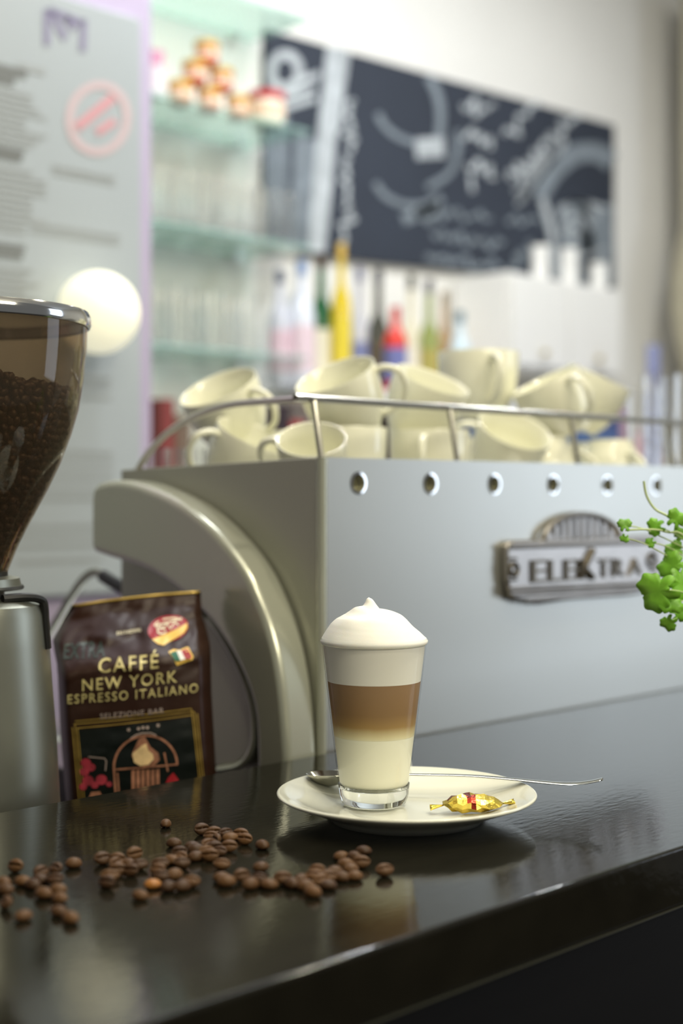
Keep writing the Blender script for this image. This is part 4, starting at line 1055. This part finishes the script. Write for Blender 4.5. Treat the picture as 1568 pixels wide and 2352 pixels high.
# small bottles near the right
def small_bottle(px, Y, z, h, r, c1, c2, label):
    p = onY(px, 800, Y); o = MB().lathe([(.0001, 0), (r, 0), (r, h * .65), (r * .4, h * .78), (r * .4, h * .86), (.0001, h * .86)], n=24).build('bottle', colour(c1), sharp=50); o.location = (p.x, p.y, z)
    tag(o, label, 'bottle'); c = MB().lathe([(r * .5, h * .84), (r * .5, h), (.0001, h)], n=16).build('cap', colour(c2), o); c.matrix_parent_inverse = Matrix()
small_bottle(1500, 1.80, BCZ, .44, .03, '#b9bfd6', '#8f96c0', 'tall pale blue bottle on the back counter at right')
crate(1425, 1458, 1.80, 1.86, .295, colour('#5a6796', .4), 'tea_carton', 'dark blue carton beside the tall pale blue bottle', 'carton')
crate(1478, 1520, 1.72, 1.78, .285, colour('#d9b3bb', .4), 'tea_carton', 'pink carton in front of the tall pale blue bottle', 'carton')
# beige curtain at the right
cu = MB(); v = []; f = []; NZ, NXc = 30, 40
cxl = 1545
for j in range(NZ + 1):
    z = BCZ + .003 + (1.50 - BCZ) * j / NZ
    py = HY - (z - EYE) / 3.75 * F
    edge_px = 1546 + min(26, max(0, ((py - 690) / 26) ** 2 * .72))
    e = onY(min(edge_px, 1700), 700, 1.98)
    for i in range(NXc + 1):
        t = i / NXc; x = e.x + (3.93 - e.x) * t; v.append((x, 1.98 + .025 * math.sin(t * 26), z))
for j in range(NZ):
    for i in range(NXc): f.append((j * (NXc + 1) + i, j * (NXc + 1) + i + 1, (j + 1) * (NXc + 1) + i + 1, (j + 1) * (NXc + 1) + i))
cu.add(v, f); o = cu.build('curtain', M['beige'], sharp=80); md = o.modifiers.new('cloth', 'SOLIDIFY'); md.thickness = .003
tag(o, 'beige gathered curtain at the right edge of the back wall', 'curtain')

# ------------------------------------------------------------------ blackboard
BY = WY - .016
corner = [(612, 66), (1411, 288), (1411, 662), (612, 573)]
cw = [onY(x, y, BY) for x, y in corner]
bo = empty('blackboard', cw[3].lerp(cw[2], .5), 'large blackboard with chalk coffee drawings on the back wall', 'blackboard')
MB().prism([p for p in cw], (0, .014, 0)).build('slate', M['board'], bo, bevel=.001)
def bstroke(paths, wd, m, name, off=.0012):
    mb = MB()
    for pts in paths:
        v, f = ribbon2d(pts, wd); mb.add([onY(p.x, p.y, BY - off) for p in v], f)
    return mb.build(name, m, bo, smooth=False)
def cm2(pts, n=6): return [(p.x, p.y) for p in catmull([(a, b_, 0) for a, b_ in pts], n)]
def scribble(x0, y0, x1, y1, h, seed, n=None):
    rnd = random.Random(seed); L = math.dist((x0, y0), (x1, y1)); n = n or int(L / 7); o = []
    ux, uy = (x1 - x0) / L, (y1 - y0) / L
    for i in range(n + 1):
        t = i / n * L; s = (rnd.random() - .5) * h * 1.4 if i % 2 else (rnd.random() - .5) * h
        if rnd.random() < .1: s *= .1
        o.append((x0 + ux * t - uy * s, y0 + uy * t + ux * s))
    return cm2(o, 3)
bstroke([cm2([(772, 108), (765, 180), (752, 300), (742, 400), (733, 500), (724, 580)])], 44, M['chalk'], 'chalk_band')
bstroke([cm2([(800, 118), (790, 190), (776, 300)])], 8, M['chalk'], 'chalk_line', .0016)
bstroke([ell(655, 165, 32, 40, 0, 360, 30)], 22, M['chalk'], 'chalk_cup'); bstroke([[(625, 235), (720, 200)], [(625, 255), (725, 225)], [(630, 205), (735, 170)]], 16, M['chalk'], 'chalk_cup', .0016)
bstroke([[(620, 250), (620, 570)], [(650, 260), (645, 570)], [(690, 300), (675, 570)], [(715, 320), (695, 575)]], 24, M['chalk_dim'], 'chalk_shading')
bstroke([scribble(805, 230, 800, 350, 24, 1), scribble(800, 360, 795, 480, 26, 2), scribble(800, 480, 790, 575, 26, 3)], 9, M['chalk'], 'chalk_lettering')
bstroke([cm2([(985, 175), (1005, 220), (1012, 270), (1005, 320), (985, 345)])], 20, M['chalk_dim'], 'chalk_cup_rim')
bstroke([cm2([(868, 260), (880, 285), (905, 308), (940, 325), (975, 335)]), cm2([(862, 420), (885, 450), (930, 470), (985, 470)]), cm2([(1050, 300), (1050, 350), (1030, 400), (980, 430)])], 14, M['chalk_dim'], 'chalk_cup_rim')
bstroke([[(955, 342), (1020, 338)]], 46, M['chalk'], 'chalk_highlight', .0018)
bstroke([[(925, 505), (1010, 470)], [(950, 490), (1015, 455)], [(975, 510), (1005, 480)]], 26, M['chalk_dim'], 'chalk_highlight', .0014)
bstroke([scribble(1065, 235, 1130, 255, 36, 5), scribble(1065, 310, 1130, 328, 36, 6), scribble(1070, 385, 1140, 405, 40, 7), [(1080, 400), (1085, 440)]], 9, M['chalk'], 'chalk_lettering')
bstroke([scribble(1165, 315, 1240, 235, 26, 8), scribble(1175, 415, 1330, 262, 34, 9), scribble(1180, 440, 1260, 350, 20, 10), [(1188, 470), (1290, 330)], [(1195, 465), (1300, 325)]], 9, M['chalk'], 'chalk_lettering')
bstroke([scribble(1010, 490, 1130, 503, 22, 11), scribble(1165, 505, 1240, 515, 22, 12), scribble(995, 540, 1155, 562, 22, 13), scribble(980, 592, 1150, 612, 22, 14), scribble(1165, 620, 1220, 560, 26, 15)], 8, M['chalk_dim'], 'chalk_lettering')
bstroke([cm2([(1236, 450), (1270, 395), (1320, 355), (1370, 350), (1406, 372)])], 44, M['chalk_dim'], 'chalk_glass'); bstroke([cm2([(1244, 455), (1265, 530), (1280, 640)])], 16, M['chalk'], 'chalk_glass', .0016)
bstroke([[(1315, 466), (1335, 650)], [(1372, 470), (1376, 655)]], 74, M['chalk_dim'], 'chalk_glass', .0014)
bstroke([ell(1330, 520, 46, 58, 200, 340, 20), ell(1325, 540, 34, 44, 180, 340, 20), ell(1315, 535, 10, 16, 0, 360, 16), cm2([(1285, 570), (1330, 590), (1390, 570)]), cm2([(1290, 610), (1340, 625), (1395, 605)]), cm2([(1285, 480), (1330, 462), (1395, 480)])], 7, M['chalk'], 'chalk_glass', .0020)

# ------------------------------------------------------------------ menu poster and globe lamp on the lavender wall
PY_ = LY - .012
pz1 = .857; pz0 = .065
pxr = onY(324, 500, PY_).x
po = empty('menu_poster', ((.2 + pxr) / 2, LY, pz0), 'tall pale menu poster with grey text and pink stamp on lavender wall', 'poster')
MB().box(.2, pxr, PY_, LY - .0005, pz0, pz1).build('poster_board', M['poster'], po, bevel=.002)
def pstroke(paths, wd, m, name, off=.0010):
    mb = MB()
    for pts in paths:
        v, f = ribbon2d(pts, wd); mb.add([onY(p.x, p.y, PY_ - off) for p in v], f)
    return mb.build(name, m, po, smooth=False)
def slope(x, y): return (HY - y) / (4051 - x)
def tline(x0, x1, y):      # level line on the wall, y given at x0
    return [(x0, y), (x1, y + slope(x0, y) * (x1 - x0))]
pstroke([tline(-60, 62, 142), tline(-60, 34, 166)], 20, M['inkdark'], 'heading'); pstroke([tline(40, 105, 150)], 14, M['ink'], 'heading')
pstroke([tline(-60, 55, 330), tline(-60, 50, 345)], 14, M['inkdark'], 'heading'); pstroke([tline(-60, 58, 555), tline(-60, 52, 575)], 14, M['inkdark'], 'heading')
random.seed(3)
par = []
for y in list(range(190, 312, 15)) + list(range(372, 530, 16)) + list(range(606, 690, 16)): par.append(tline(-60, random.choice((60, 75, 90, 108)), y))
for y in (385, 398): par.append(tline(120, 265, y - 4))
for y in (512, 528): par.append(tline(70, 275, y))
for y in (860, 880, 905): par.append(tline(100, 255, y))
for y in (1035, 1055, 1078, 1100, 1125, 1145): par.append(tline(60, 260, y))
for y in (1210, 1232, 1255, 1290): par.append(tline(40, 235, y))
for tl in par: pstroke([tl], 7, M['ink'], 'text_line')
pstroke([ell(226, 272, 66, 77, 0, 360, 48, 8)], 17, M['stamp'], 'stamp_ring')
pstroke([[(176, 293), (262, 222)], ], 20, M['stampred'], 'stamp_bar'); pstroke([[(222, 305), (264, 277)]], 17, M['stampred'], 'stamp_bar')
pstroke([[(108, 20), (108, 104)], [(112, 22), (190, 52)], [(193, 45), (190, 118)], [(150, 40), (172, 68)], [(120, 30), (150, 90)]], 15, M['inkpurple'], 'emblem')
gl = atd(226, 718, 1.86)
lamp = empty('globe_lamp', gl, 'round glowing cream globe lamp on the menu wall behind the hopper', 'lamp')
tb = bmesh.new(); bmesh.ops.create_uvsphere(tb, u_segments=40, v_segments=24, radius=.0535); mb = MB(); mb.add([v.co + gl for v in tb.verts], [tuple(x.index for x in f.verts) for f in tb.faces]); tb.free()
mb.build('glass_globe', M['globe'], lamp)
MB().tube([gl + Vector((0, .050, 0)), (gl.x, PY_ - .0005, gl.z)], .012, 16).build('wall_mount', M['chrome'], lamp)
